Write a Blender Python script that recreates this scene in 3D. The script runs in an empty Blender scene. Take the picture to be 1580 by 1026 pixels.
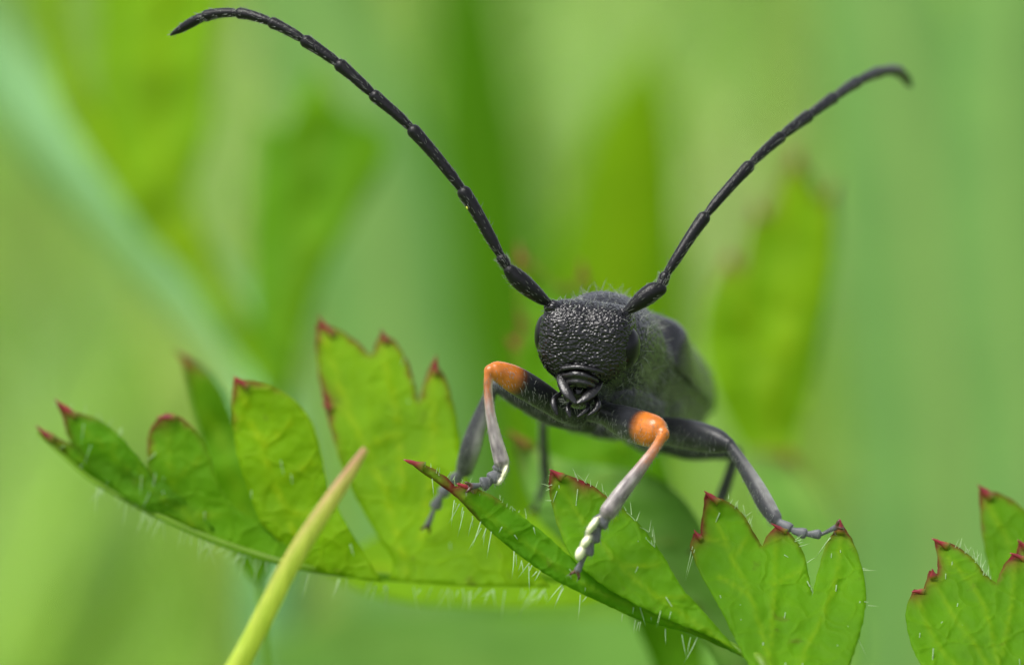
import bpy, math, random
import numpy as np
from mathutils import Vector, Matrix, noise, geometry, kdtree

# ------------------------------------------------------------------ set-up
# One Blender unit is one centimetre: this is a macro scene, a 1 cm beetle.
S = bpy.context.scene
C = S.collection
S.unit_settings.system = 'METRIC'
S.unit_settings.scale_length = 0.01
random.seed(7)
rng = np.random.default_rng(7)

HEIGHT = 6.0                        # the beetle's face is 6 cm above the soil
PITCH = math.radians(10)            # camera looks slightly down
DIST = 16.0                         # working distance
K = 780.0                           # photograph pixels per cm in the focus plane
FWD = Vector((0, math.cos(PITCH), -math.sin(PITCH)))
UP = Vector((0, math.sin(PITCH), math.cos(PITCH)))
RIGHT = Vector((1, 0, 0))
CAM = Vector((0, 0, HEIGHT)) - FWD * DIST

cam_d = bpy.data.cameras.new('macro_camera')
cam = bpy.data.objects.new('macro_camera', cam_d)
C.objects.link(cam)
cam.location = CAM
cam.rotation_euler = (math.radians(90) - PITCH, 0, 0)
cam_d.sensor_width = 36
cam_d.lens = 36 * DIST / (1580 / K)
cam_d.clip_start = 0.5
cam_d.clip_end = 20000
cam_d.dof.use_dof = True
cam_d.dof.focus_distance = DIST + 0.02
cam_d.dof.aperture_fstop = cam_d.lens * 0.001 / 0.42     # 4.2 mm wide entrance pupil
S.camera = cam

SUN_EL, SUN_AZ = math.radians(64), math.radians(-122)     # azimuth from +Y towards +X
w = bpy.data.worlds.new('World')
S.world = w
w.use_nodes = True
nt = w.node_tree
sky = nt.nodes.new('ShaderNodeTexSky')
sky.sky_type = 'NISHITA'
sky.sun_disc = False
sky.sun_elevation = SUN_EL
sky.sun_rotation = SUN_AZ
sky.air_density = 0.7
sky.dust_density = 4.0
sky.ozone_density = 0.6
hs = nt.nodes.new('ShaderNodeHueSaturation')             # thin white cloud: the blue is washed out
hs.inputs['Saturation'].default_value = 0.3
nt.links.new(sky.outputs[0], hs.inputs['Color'])
nt.links.new(hs.outputs[0], nt.nodes['Background'].inputs[0])
nt.nodes['Background'].inputs[1].default_value = 0.13

sun_d = bpy.data.lights.new('sun', 'SUN')
sun_d.energy = 1.5
sun_d.angle = math.radians(35)
sun_d.color = (1.0, 0.97, 0.92)
sun = bpy.data.objects.new('sun', sun_d)
C.objects.link(sun)
sun.location = (0, 0, 60)
sd = Vector((math.sin(SUN_AZ) * math.cos(SUN_EL), math.cos(SUN_AZ) * math.cos(SUN_EL), math.sin(SUN_EL)))
sun.rotation_euler = sd.to_track_quat('Z', 'Y').to_euler()

S.view_settings.view_transform = 'Standard'
S.view_settings.look = 'None'
S.view_settings.gamma = 1
S.view_settings.exposure = 1.18
S.render.engine = 'CYCLES'
S.cycles.max_bounces = 7
S.cycles.transmission_bounces = 6


# ------------------------------------------------------------------ helpers
def P(px, py, d):
    """a point of the place, from where it appears and its depth behind the focus plane (cm)"""
    f = (DIST + d) / DIST
    return CAM + FWD * (DIST + d) + RIGHT * ((px - 790) / K * f) + UP * ((513 - py) / K * f)


def mesh_obj(name, verts, faces, mat=None, parent=None, smooth=True, attrs=None):
    me = bpy.data.meshes.new(name)
    me.from_pydata([tuple(v) for v in verts], [], faces)
    me.validate()
    if smooth:
        me.polygons.foreach_set('use_smooth', [True] * len(me.polygons))
    if attrs:
        for k, vals in attrs.items():
            a = me.color_attributes.new(k, 'FLOAT_COLOR', 'POINT')
            a.data.foreach_set('color', np.asarray(vals, dtype=np.float32).ravel())
    if mat:
        me.materials.append(mat)
    me.update()
    o = bpy.data.objects.new(name, me)
    C.objects.link(o)
    if parent:
        attach(o, parent)
    return o


def attach(o, parent):
    o.parent = parent
    o.matrix_parent_inverse = Matrix.Translation(-Vector(parent.location))   # meshes keep world coordinates


def thing(name, loc, label, cat, group=None):
    o = bpy.data.objects.new(name, None)
    o.empty_display_size = 0.05
    C.objects.link(o)
    o.location = loc
    tag(o, label, cat, group)
    return o


def tag(o, label, cat, group=None):
    o['label'] = label
    o['category'] = cat
    if group:
        o['group'] = group


def catmull(pts, vals=None, n=6):
    """resample points (tuples) through a Catmull-Rom spline"""
    A = np.array([list(p) for p in pts], float)
    if vals is not None:
        A = np.hstack([A, np.array(vals, float).reshape(len(A), -1)])
    if len(A) < 3:
        t = np.linspace(0, 1, n + 1)[:, None]
        return A[0] * (1 - t) + A[-1] * t
    E = np.vstack([2 * A[0] - A[1], A, 2 * A[-1] - A[-2]])
    out = []
    for i in range(1, len(E) - 2):
        p0, p1, p2, p3 = E[i - 1:i + 3]
        for k in range(n):
            t = k / n
            out.append(0.5 * (2 * p1 + (p2 - p0) * t + (2 * p0 - 5 * p1 + 4 * p2 - p3) * t * t
                              + (3 * p1 - p0 - 3 * p2 + p3) * t ** 3))
    out.append(A[-1])
    return np.array(out)


def tube(pts, radii, sides=14, n=6, flat=1.0, updir=None, round_ends=True):
    """closed tapered tube through world points; returns verts, faces, t along"""
    R = catmull([tuple(p) for p in pts], radii, n)
    pos = [Vector(r[:3]) for r in R]
    rad = np.maximum(R[:, 3], 1e-5)
    L = len(pos)
    if round_ends:
        d0 = (pos[0] - pos[1]).normalized()
        d1 = (pos[-1] - pos[-2]).normalized()
        pre = [(pos[0] + d0 * rad[0] * 0.75, rad[0] * 0.55), (pos[0] + d0 * rad[0] * 0.4, rad[0] * 0.85)]
        post = [(pos[-1] + d1 * rad[-1] * 0.4, rad[-1] * 0.85), (pos[-1] + d1 * rad[-1] * 0.75, rad[-1] * 0.55)]
        pos = [p for p, _ in pre] + pos + [p for p, _ in post]
        rad = np.concatenate([[r for _, r in pre], rad, [r for _, r in post]])
    L = len(pos)
    tang = [(pos[min(i + 1, L - 1)] - pos[max(i - 1, 0)]).normalized() for i in range(L)]
    ref = updir if updir is not None else UP
    verts, faces, T = [], [], []
    u = ref - tang[0] * ref.dot(tang[0])
    if u.length < 1e-3:
        u = RIGHT - tang[0] * RIGHT.dot(tang[0])
    u.normalize()
    for i in range(L):
        u = u - tang[i] * u.dot(tang[i])
        u.normalize()
        v = tang[i].cross(u)
        for k in range(sides):
            a = 2 * math.pi * k / sides
            verts.append(pos[i] + (u * math.cos(a) + v * (math.sin(a) * flat)) * rad[i])
            T.append(i / (L - 1))
    for i in range(L - 1):
        for k in range(sides):
            a, b = i * sides + k, i * sides + (k + 1) % sides
            faces.append((a, b, b + sides, a + sides))
    verts.append(pos[0] + (pos[0] - pos[1]).normalized() * rad[0] * 0.3)
    T.append(0)
    verts.append(pos[-1] + (pos[-1] - pos[-2]).normalized() * rad[-1] * 0.3)
    T.append(1)
    s0, s1 = len(verts) - 2, len(verts) - 1
    for k in range(sides):
        faces.append((s0, (k + 1) % sides, k))
        b = (L - 1) * sides
        faces.append((s1, b + k, b + (k + 1) % sides))
    return verts, faces, T


def ellipsoid(c, ax, nu=24, nv=16):
    """ax: three world vectors (semi-axes)"""
    verts, faces = [], []
    for j in range(1, nv):
        th = math.pi * j / nv
        for i in range(nu):
            ph = 2 * math.pi * i / nu
            verts.append(c + ax[0] * (math.sin(th) * math.cos(ph)) + ax[1] * (math.sin(th) * math.sin(ph)) + ax[2] * math.cos(th))
    top, bot = len(verts), len(verts) + 1
    verts += [c + ax[2], c - ax[2]]
    for j in range(nv - 2):
        for i in range(nu):
            a, b = j * nu + i, j * nu + (i + 1) % nu
            faces.append((a, a + nu, b + nu, b))
    for i in range(nu):
        faces.append((top, i, (i + 1) % nu))
        b = (nv - 2) * nu
        faces.append((bot, b + (i + 1) % nu, b + i))
    return verts, faces


def hair_mesh(items, sides=3, segs=3):
    """items: (root, direction, length, radius, bend vector) -> one mesh of tapered hairs"""
    V, F = [], []
    for root, d, ln, r, bend in items:
        d = d.normalized()
        u = d.orthogonal().normalized()
        v = d.cross(u)
        base = len(V)
        for s in range(segs):
            t = s / segs
            c = root + d * (ln * t) + bend * (ln * t * t)
            rr = r * (1 - 0.85 * t)
            for k in range(sides):
                a = 2 * math.pi * k / sides
                V.append(c + u * (math.cos(a) * rr) + v * (math.sin(a) * rr))
        V.append(root + d * ln + bend * ln)
        tip = len(V) - 1
        for s in range(segs - 1):
            for k in range(sides):
                a, b = base + s * sides + k, base + s * sides + (k + 1) % sides
                F.append((a, b, b + sides, a + sides))
        for k in range(sides):
            b = base + (segs - 1) * sides
            F.append((b + k, b + (k + 1) % sides, tip))
    return V, F


# ------------------------------------------------------------------ materials
def new_mat(name):
    m = bpy.data.materials.new(name)
    m.use_nodes = True
    t = m.node_tree
    t.nodes.clear()
    return m, t, t.nodes, t.links


def leaf_mat(name, col, trans, col2=None, rough=0.65, tfac=0.5, scale=6.0, spec=0.12, near=True):
    """leaf tissue: a diffuse/gloss face and light coming through; tint attribute: R red margin, G vein"""
    m, t, N, L = new_mat(name)
    out = N.new('ShaderNodeOutputMaterial')
    at = N.new('ShaderNodeAttribute'); at.attribute_name = 'tint'
    sep = N.new('ShaderNodeSeparateColor'); L.new(at.outputs['Color'], sep.inputs[0])
    tc = N.new('ShaderNodeTexCoord')
    ns = N.new('ShaderNodeTexNoise'); ns.inputs['Scale'].default_value = scale; ns.inputs['Detail'].default_value = 3
    L.new(tc.outputs['Object'], ns.inputs['Vector'])
    fine = N.new('ShaderNodeTexVoronoi'); fine.inputs['Scale'].default_value = 55
    L.new(tc.outputs['Object'], fine.inputs['Vector'])
    col2 = col2 or tuple(c * 0.72 for c in col)

    def chain(a, b, red, vein):
        m1 = N.new('ShaderNodeMix'); m1.data_type = 'RGBA'
        rmp = N.new('ShaderNodeMapRange'); rmp.inputs[1].default_value = 0.35; rmp.inputs[2].default_value = 0.65
        L.new(ns.outputs['Fac'], rmp.inputs[0]); L.new(rmp.outputs[0], m1.inputs[0])
        m1.inputs[6].default_value = (*a, 1); m1.inputs[7].default_value = (*b, 1)
        m2 = N.new('ShaderNodeMix'); m2.data_type = 'RGBA'
        L.new(sep.outputs[1], m2.inputs[0]); L.new(m1.outputs[2], m2.inputs[6]); m2.inputs[7].default_value = (*vein, 1)
        m3 = N.new('ShaderNodeMix'); m3.data_type = 'RGBA'
        L.new(sep.outputs[0], m3.inputs[0]); L.new(m2.outputs[2], m3.inputs[6]); m3.inputs[7].default_value = (*red, 1)
        return m3.outputs[2]

    warp = N.new('ShaderNodeMix'); warp.data_type = 'RGBA'; warp.blend_type = 'ADD'; warp.inputs[0].default_value = 0.06
    n3 = N.new('ShaderNodeTexNoise'); n3.inputs['Scale'].default_value = 14; n3.inputs['Detail'].default_value = 1
    L.new(tc.outputs['Object'], n3.inputs['Vector'])
    L.new(tc.outputs['Object'], warp.inputs[6]); L.new(n3.outputs['Color'], warp.inputs[7])
    net = []
    for sc, wd in ((13, 0.10), (34, 0.16)):
        vo = N.new('ShaderNodeTexVoronoi'); vo.feature = 'DISTANCE_TO_EDGE'; vo.inputs['Scale'].default_value = sc
        L.new(warp.outputs[2], vo.inputs['Vector'])
        mr = N.new('ShaderNodeMapRange'); mr.inputs[1].default_value = 0.0; mr.inputs[2].default_value = wd; mr.inputs[3].default_value = 1; mr.inputs[4].default_value = 0
        L.new(vo.outputs['Distance'], mr.inputs[0]); net.append(mr.outputs[0])
    ad = N.new('ShaderNodeMath'); ad.operation = 'MULTIPLY_ADD'; L.new(net[1], ad.inputs[0]); ad.inputs[1].default_value = 0.5; L.new(net[0], ad.inputs[2])
    sp2 = N.new('ShaderNodeTexNoise'); sp2.inputs['Scale'].default_value = 21; sp2.inputs['Detail'].default_value = 3
    L.new(tc.outputs['Object'], sp2.inputs['Vector'])
    spot = N.new('ShaderNodeMapRange'); spot.inputs[1].default_value = 0.66; spot.inputs[2].default_value = 0.74
    L.new(sp2.outputs['Fac'], spot.inputs[0])

    def detail(c, vein_gain, spot_col):
        a1 = N.new('ShaderNodeMix'); a1.data_type = 'RGBA'; a1.blend_type = 'MULTIPLY'
        k = N.new('ShaderNodeMath'); k.operation = 'MULTIPLY'; L.new(ad.outputs[0], k.inputs[0]); k.inputs[1].default_value = 0.38
        L.new(k.outputs[0], a1.inputs[0]); L.new(c, a1.inputs[6]); a1.inputs[7].default_value = (*vein_gain, 1)
        a2 = N.new('ShaderNodeMix'); a2.data_type = 'RGBA'
        k2 = N.new('ShaderNodeMath'); k2.operation = 'MULTIPLY'; L.new(spot.outputs[0], k2.inputs[0]); k2.inputs[1].default_value = 0.5
        L.new(k2.outputs[0], a2.inputs[0]); L.new(a1.outputs[2], a2.inputs[6]); a2.inputs[7].default_value = (*spot_col, 1)
        return a2.outputs[2]

    base = chain(col, col2, (0.15, 0.014, 0.018), (min(1, col[0] * 1.9 + 0.02), min(1, col[1] * 1.35), col[2] * 1.5))
    tr = chain(trans, tuple(c * 0.8 for c in trans), (0.12, 0.02, 0.02), (min(1, trans[0] * 1.3), trans[1], trans[2] * 1.5))
    if near:
      base = detail(base, (1.35, 1.2, 1.3), (0.10, 0.11, 0.01))
      tr = detail(tr, (0.80, 0.84, 0.8), (0.16, 0.22, 0.01))
    bs = N.new('ShaderNodeBsdfPrincipled')
    L.new(base, bs.inputs['Base Color'])
    bs.inputs['Roughness'].default_value = rough
    bs.inputs['Specular IOR Level'].default_value = spec
    bmp = N.new('ShaderNodeBump'); bmp.inputs['Strength'].default_value = 0.5; bmp.inputs['Distance'].default_value = 0.004
    hh = N.new('ShaderNodeMath'); hh.operation = 'ADD'; L.new(fine.outputs['Distance'], hh.inputs[0]); L.new(net[0], hh.inputs[1])
    L.new(hh.outputs[0], bmp.inputs['Height'])
    if near:
        L.new(bmp.outputs[0], bs.inputs['Normal'])
    tl = N.new('ShaderNodeBsdfTranslucent'); L.new(tr, tl.inputs['Color'])
    mx = N.new('ShaderNodeMixShader'); mx.inputs[0].default_value = tfac
    L.new(bs.outputs[0], mx.inputs[1]); L.new(tl.outputs[0], mx.inputs[2])
    L.new(mx.outputs[0], out.inputs[0])
    return m


def plain_mat(name, col, rough=0.5, spec=0.5, noise_col=None, scale=20, sheen=0.0, trans=None, coat=0.0, bump=False):
    m, t, N, L = new_mat(name)
    out = N.new('ShaderNodeOutputMaterial')
    bs = N.new('ShaderNodeBsdfPrincipled')
    bs.inputs['Roughness'].default_value = rough
    bs.inputs['Specular IOR Level'].default_value = spec
    bs.inputs['Sheen Weight'].default_value = sheen
    bs.inputs['Coat Weight'].default_value = coat
    tc = N.new('ShaderNodeTexCoord')
    ns = N.new('ShaderNodeTexNoise'); ns.inputs['Scale'].default_value = scale
    L.new(tc.outputs['Object'], ns.inputs['Vector'])
    mx = N.new('ShaderNodeMix'); mx.data_type = 'RGBA'
    nc = noise_col or tuple(c * 0.7 for c in col)
    mx.inputs[6].default_value = (*col, 1); mx.inputs[7].default_value = (*nc, 1)
    L.new(ns.outputs['Fac'], mx.inputs[0])
    L.new(mx.outputs[2], bs.inputs['Base Color'])
    last = bs.outputs[0]
    if bump:
        fn = N.new('ShaderNodeTexNoise'); fn.inputs['Scale'].default_value = 210; fn.inputs['Detail'].default_value = 4
        L.new(tc.outputs['Object'], fn.inputs['Vector'])
        bp = N.new('ShaderNodeBump'); bp.inputs['Strength'].default_value = 0.4; bp.inputs['Distance'].default_value = 0.003
        L.new(fn.outputs['Fac'], bp.inputs['Height']); L.new(bp.outputs[0], bs.inputs['Normal'])
    if trans:
        tl = N.new('ShaderNodeBsdfTranslucent'); tl.inputs[0].default_value = (*trans, 1)
        ms = N.new('ShaderNodeMixShader'); ms.inputs[0].default_value = 0.5
        L.new(last, ms.inputs[1]); L.new(tl.outputs[0], ms.inputs[2]); last = ms.outputs[0]
    L.new(last, out.inputs[0])
    return m


def cuticle_mat(name):
    """beetle skin: colour and roughness from painted attributes (pigment), fine felt of hairs as sheen"""
    m, t, N, L = new_mat(name)
    out = N.new('ShaderNodeOutputMaterial')
    bs = N.new('ShaderNodeBsdfPrincipled')
    at = N.new('ShaderNodeAttribute'); at.attribute_name = 'pigment'
    L.new(at.outputs['Color'], bs.inputs['Base Color'])
    # alpha: 0 = bare glossy cuticle, 1 = felted
    r = N.new('ShaderNodeMapRange'); r.inputs[3].default_value = 0.14; r.inputs[4].default_value = 0.5
    L.new(at.outputs['Alpha'], r.inputs[0]); L.new(r.outputs[0], bs.inputs['Roughness'])
    s = N.new('ShaderNodeMapRange'); s.inputs[3].default_value = 0.0; s.inputs[4].default_value = 0.16
    L.new(at.outputs['Alpha'], s.inputs[0]); L.new(s.outputs[0], bs.inputs['Sheen Weight'])
    bs.inputs['Sheen Roughness'].default_value = 0.35
    bs.inputs['Sheen Tint'].default_value = (0.85, 0.88, 0.95, 1)
    sp_ = N.new('ShaderNodeMapRange'); sp_.inputs[3].default_value = 0.42; sp_.inputs[4].default_value = 0.2
    L.new(at.outputs['Alpha'], sp_.inputs[0]); L.new(sp_.outputs[0], bs.inputs['Specular IOR Level'])
    tc = N.new('ShaderNodeTexCoord')
    ns = N.new('ShaderNodeTexNoise'); ns.inputs['Scale'].default_value = 260; ns.inputs['Detail'].default_value = 3
    L.new(tc.outputs['Object'], ns.inputs['Vector'])
    bmp = N.new('ShaderNodeBump'); bmp.inputs['Strength'].default_value = 0.35; bmp.inputs['Distance'].default_value = 0.0012
    L.new(ns.outputs['Fac'], bmp.inputs['Height']); L.new(bmp.outputs[0], bs.inputs['Normal'])
    L.new(bs.outputs[0], out.inputs[0])
    return m


M = {}
M['leaf'] = leaf_mat('leaf_green', (0.095, 0.235, 0.002), (0.36, 0.64, 0.004), (0.075, 0.20, 0.002))
M['leaf_deep'] = leaf_mat('leaf_deep_green', (0.075, 0.21, 0.002), (0.30, 0.60, 0.004), (0.05, 0.16, 0.002))
M['leaf_yellow'] = leaf_mat('leaf_yellow_green', (0.15, 0.29, 0.001), (0.50, 0.74, 0.003), (0.12, 0.25, 0.001))
M['leaf_far'] = leaf_mat('leaf_green_far', (0.095, 0.235, 0.002), (0.36, 0.64, 0.004), (0.075, 0.20, 0.002), near=False)
M['leaf_yellow_far'] = leaf_mat('leaf_yellow_green_far', (0.15, 0.29, 0.001), (0.50, 0.74, 0.003), (0.12, 0.25, 0.001), near=False)
M['leaf_dark'] = leaf_mat('leaf_dark_green', (0.075, 0.21, 0.002), (0.2, 0.5, 0.004), (0.06, 0.18, 0.002), near=False)
M['leaf_pale'] = leaf_mat('leaf_pale_green', (0.22, 0.40, 0.12), (0.42, 0.66, 0.20), (0.19, 0.37, 0.11), rough=0.6, near=False)
M['leaf_soft'] = leaf_mat('leaf_soft_green', (0.14, 0.29, 0.045), (0.3, 0.56, 0.08), (0.12, 0.26, 0.04), rough=0.6, near=False)
M['midrib'] = plain_mat('midrib_yellow_green', (0.16, 0.30, 0.01), 0.45, 0.4, scale=8, trans=(0.4, 0.65, 0.02))
M['red'] = plain_mat('red_tip', (0.30, 0.014, 0.022), 0.32, 0.5, (0.07, 0.006, 0.012), 45)
M['red_dull'] = plain_mat('red_tip_dull', (0.22, 0.05, 0.02), 0.5, 0.3, (0.12, 0.05, 0.015), 12)
for k_ in ('red', 'red_dull'):                                    # the red runs out into green at the root of the tooth
    t_ = M[k_].node_tree
    b_ = [n for n in t_.nodes if n.type == 'BSDF_PRINCIPLED'][0]
    src_ = b_.inputs['Base Color'].links[0].from_socket
    a_ = t_.nodes.new('ShaderNodeAttribute'); a_.attribute_name = 'tint'
    p_ = t_.nodes.new('ShaderNodeSeparateColor'); t_.links.new(a_.outputs['Color'], p_.inputs[0])
    x_ = t_.nodes.new('ShaderNodeMix'); x_.data_type = 'RGBA'
    t_.links.new(p_.outputs[0], x_.inputs[0]); x_.inputs[6].default_value = (0.11, 0.15, 0.004, 1); t_.links.new(src_, x_.inputs[7])
    t_.links.new(x_.outputs[2], b_.inputs['Base Color'])
M['hair_white'] = plain_mat('leaf_hair', (0.55, 0.70, 0.42), 0.25, 0.6, trans=(0.6, 0.8, 0.4))
M['stem_pale'] = plain_mat('stem_pale_green', (0.135, 0.30, 0.10), 0.6, 0.3, scale=1.5)
M['cuticle'] = cuticle_mat('beetle_cuticle')
M['black'] = plain_mat('black_cuticle', (0.006, 0.006, 0.007), 0.3, 0.2, scale=80, bump=True)
M['mouth'] = plain_mat('mouth_black', (0.006, 0.006, 0.007), 0.24, 0.45, scale=80, bump=True)
M['eye'] = plain_mat('eye_black', (0.004, 0.004, 0.006), 0.3, 0.22, scale=80)
M['hair_grey'] = plain_mat('beetle_hair', (0.22, 0.24, 0.21), 0.4, 0.5)


# ------------------------------------------------------------------ blade builder
def spline_outline(pts, n=5):
    """outline points; a third value 1 marks a corner"""
    L = len(pts)
    corners = [i for i, p in enumerate(pts) if len(p) > 2]
    if not corners:
        corners = [0]
    res = []
    for a, c in enumerate(corners):
        nx = corners[(a + 1) % len(corners)]
        seg = [pts[c][:2]]
        i = c
        while True:
            i = (i + 1) % L
            seg.append(pts[i][:2])
            if i == nx:
                break
        r = catmull(seg, n=n)
        res += [tuple(q) for q in r[:-1]]
    return res


def in_poly(poly, X, Y):
    poly = np.asarray(poly)
    ins = np.zeros(len(X), bool)
    x0, y0 = poly[-1]
    for x1, y1 in poly:
        c = ((y0 > Y) != (y1 > Y)) & (X < (x1 - x0) * (Y - y0) / (y1 - y0 + 1e-12) + x0)
        ins ^= c
        x0, y0 = x1, y1
    return ins


def seg_dist(X, Y, line):
    d = np.full(len(X), 1e9)
    for (x0, y0), (x1, y1) in zip(line[:-1], line[1:]):
        dx, dy = x1 - x0, y1 - y0
        t = np.clip(((X - x0) * dx + (Y - y0) * dy) / (dx * dx + dy * dy + 1e-9), 0, 1)
        d = np.minimum(d, np.hypot(X - x0 - t * dx, Y - y0 - t * dy))
    return d


def blade(name, outline, depth, mat, parent, veins=(), teeth=(), step=10, thick=0.007, red_edge=None, wave=0.012, seed=0,
          vein_w=4.0, relief=0.003):
    """a lamina with real thickness: outline, a depth surface, raised veins; returns object and outline"""
    rs = np.random.default_rng(seed + 11)
    out = spline_outline(outline)
    # resample evenly
    o2 = []
    for i in range(len(out)):
        a, b = np.array(out[i]), np.array(out[(i + 1) % len(out)])
        ln = np.linalg.norm(b - a)
        k = max(1, int(ln / (step * 0.7)))
        for j in range(k):
            o2.append(a + (b - a) * j / k)
    o2 = np.array(o2)
    o2 += np.array([(noise.noise(Vector((x / 9, y / 9, seed))), noise.noise(Vector((x / 9, y / 9, seed + 40)))) for x, y in o2]) * 1.6
    nb = len(o2)
    xs = np.arange(o2[:, 0].min(), o2[:, 0].max(), step)
    ys = np.arange(o2[:, 1].min(), o2[:, 1].max(), step * 0.87)
    gx, gy = np.meshgrid(xs, ys)
    gx = gx + (np.arange(len(ys)) % 2)[:, None] * step * 0.5
    gx = gx.ravel() + rs.uniform(-.15, .15, gx.size) * step
    gy = gy.ravel() + rs.uniform(-.15, .15, gy.size) * step
    ok = in_poly(o2, gx, gy)
    gx, gy = gx[ok], gy[ok]
    closed = [tuple(p) for p in o2] + [tuple(o2[0])]
    ok = seg_dist(gx, gy, closed) > step * 0.45
    gx, gy = gx[ok], gy[ok]
    pts = [Vector(p) for p in o2] + [Vector(p) for p in zip(gx, gy)]
    r = geometry.delaunay_2d_cdt(pts, [(i, (i + 1) % nb) for i in range(nb)], [], 1, 1e-4)
    v2, _, f2 = r[0], r[1], r[2]
    X = np.array([v[0] for v in v2]); Y = np.array([v[1] for v in v2])
    edge = seg_dist(X, Y, closed)
    vd = np.full(len(X), 1e9)
    vlines = [[tuple(q[:2]) for q in catmull([tuple(p) for p in ln], n=5)] for ln in veins]
    for ln in vlines:
        vd = np.minimum(vd, seg_dist(X, Y, ln))
    D = np.array([depth(x, y) for x, y in zip(X, Y)])
    wv = np.array([noise.noise(Vector((x / 70, y / 70, seed * 3.1))) + 0.5 * noise.noise(Vector((x / 28, y / 28, seed * 1.7))) for x, y in zip(X, Y)])
    D = D + wave * wv - relief * np.exp(-(vd / vein_w) ** 2) + relief * 0.8 * np.exp(-((vd - 14) / 9) ** 2)
    verts = [P(x, y, d) for x, y, d in zip(X, Y, D)]
    n = len(verts)
    # normals
    VA = np.array([tuple(v) for v in verts])
    NA = np.zeros_like(VA)
    F = []
    camv = np.array(tuple(CAM))
    for f in f2:
        a, b, c = f
        nn = np.cross(VA[b] - VA[a], VA[c] - VA[a])
        if nn.dot(camv - VA[a]) < 0:
            nn = -nn; f = (a, c, b)
        NA[list(f)] += nn
        F.append(tuple(f))
    NA /= np.linalg.norm(NA, axis=1)[:, None] + 1e-12
    back = VA - NA * thick * (0.35 + 0.65 * np.clip(edge / 14, 0, 1))[:, None]
    # boundary edges
    cnt = {}
    for f in F:
        for i in range(3):
            e = (f[i], f[(i + 1) % 3])
            cnt[e] = 1
    faces = list(F) + [(f[0] + n, f[2] + n, f[1] + n) for f in F]
    for (a, b) in list(cnt):
        if (b, a) not in cnt:
            faces.append((b, a, a + n, b + n))
    tint = np.zeros((n, 4)); tint[:, 3] = 1
    if red_edge is not None:
        w_ = red_edge(X, Y) if callable(red_edge) else red_edge
        jit = np.array([noise.noise(Vector((x / 20, y / 20, 5 + seed))) for x, y in zip(X, Y)])
        near = np.zeros(len(X))
        for tx, ty in teeth:
            near = np.maximum(near, np.exp(-(np.hypot(X - tx, Y - ty) / 62) ** 2))
        close = np.zeros(len(X))
        for tx, ty in teeth:
            close = np.maximum(close, np.exp(-(np.hypot(X - tx, Y - ty) / 19) ** 2))
        tint[:, 0] = np.clip(np.exp(-(edge / 4.5) ** 2) * w_ * near * 1.5 * (1.0 + jit) + 0.75 * close, 0, 1)
    tint[:, 1] = np.clip(np.exp(-(vd / (vein_w * 0.8)) ** 2) * 0.38, 0, 1)
    o = mesh_obj(name, np.vstack([VA, back]), faces, mat, parent, attrs={'tint': np.vstack([tint, tint])})
    return o, o2


def red_tip(parent, tip, base, depth, w=9, dd=0.0, mat='red'):
    """hard pointed red tooth: a flat, slightly hooked triangle growing out of the margin"""
    t, b = np.array(tip, float), np.array(base, float)
    ax = t - b
    ln = np.linalg.norm(ax)
    pr = np.array([-ax[1], ax[0]]) / ln
    t = t + ax * 0.12
    b = b - ax * 0.10
    hook = random.uniform(-0.18, 0.18) * ln
    w = w * random.uniform(0.58, 0.78)
    t = b + (t - b) * random.uniform(0.82, 1.0)
    V, F, TT = [], [], []
    n, m = 9, 8
    d0 = depth(*base) + dd - 0.003
    for i in range(n + 1):
        f = i / n
        c = b + (t - b) * f + pr * hook * f * f
        hw = w * 1.12 * (1 - f) ** 0.85 * (0.86 + 0.14 * math.cos(f * 9 + hook)) + 0.5
        th = (w * 0.42 * (1 - f) + 0.6) * (0.4 + 0.6 * min(1, f * 5))
        for k in range(m):
            a = 2 * math.pi * k / m
            q = c + pr * hw * math.cos(a)
            V.append(P(q[0], q[1], d0 + th / K * math.sin(a) - 0.006 * f))
            TT.append((min(1, f / 0.42), 0, 0, 1))
    for i in range(n):
        for k in range(m):
            a_, b_ = i * m + k, i * m + (k + 1) % m
            F.append((a_, b_, b_ + m, a_ + m))
    F.append(tuple(range(m - 1, -1, -1)))
    F.append(tuple(n * m + k for k in range(m)))
    return mesh_obj('tip', V, F, M[mat], parent, attrs={'tint': TT})


def hairs_on(parent, items, mat='hair_white', name='leaf_hairs'):
    V, F = hair_mesh(items)
    o = mesh_obj(name, V, F, M[mat], parent)
    o['kind'] = 'stuff'
    return o


def edge_hairs(line, depth, n, direction, length, spread=0.5, r=0.0016):
    """hairs rooted along a line of picture points, pointing along a direction (right, up, away)"""
    L = catmull([tuple(p) for p in line], n=12)
    it = []
    for _ in range(n):
        q = L[random.randrange(len(L))] + np.array([random.uniform(-4, 4), random.uniform(-3, 3)])
        d = Vector(direction) + Vector([random.gauss(0, spread) for _ in range(3)]) * 0.6
        dw = RIGHT * d[0] + UP * d[1] + FWD * d[2]
        ln = length * random.uniform(0.35, 1.3)
        it.append((P(q[0], q[1], depth(q[0], q[1])), dw, ln, r, UP * random.uniform(-.15, .15) + RIGHT * random.uniform(-.1, .1)))
    return it


def face_hairs(poly, depth, n, direction, length, r=0.0013, lift=0.25):
    poly = np.asarray(poly)
    it = []
    while len(it) < n:
        x, y = random.uniform(poly[:, 0].min(), poly[:, 0].max()), random.uniform(poly[:, 1].min(), poly[:, 1].max())
        if not in_poly(poly, np.array([x]), np.array([y]))[0]:
            continue
        d = Vector(direction) + Vector([random.gauss(0, .35) for _ in range(3)])
        dw = RIGHT * d[0] + UP * d[1] - FWD * lift * random.uniform(0.4, 1.2)
        it.append((P(x, y, depth(x, y) - 0.002), dw, length * random.uniform(0.3, 1.3), r * random.uniform(.6, 1.1), UP * random.uniform(-.2, .1)))
    return it


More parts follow.
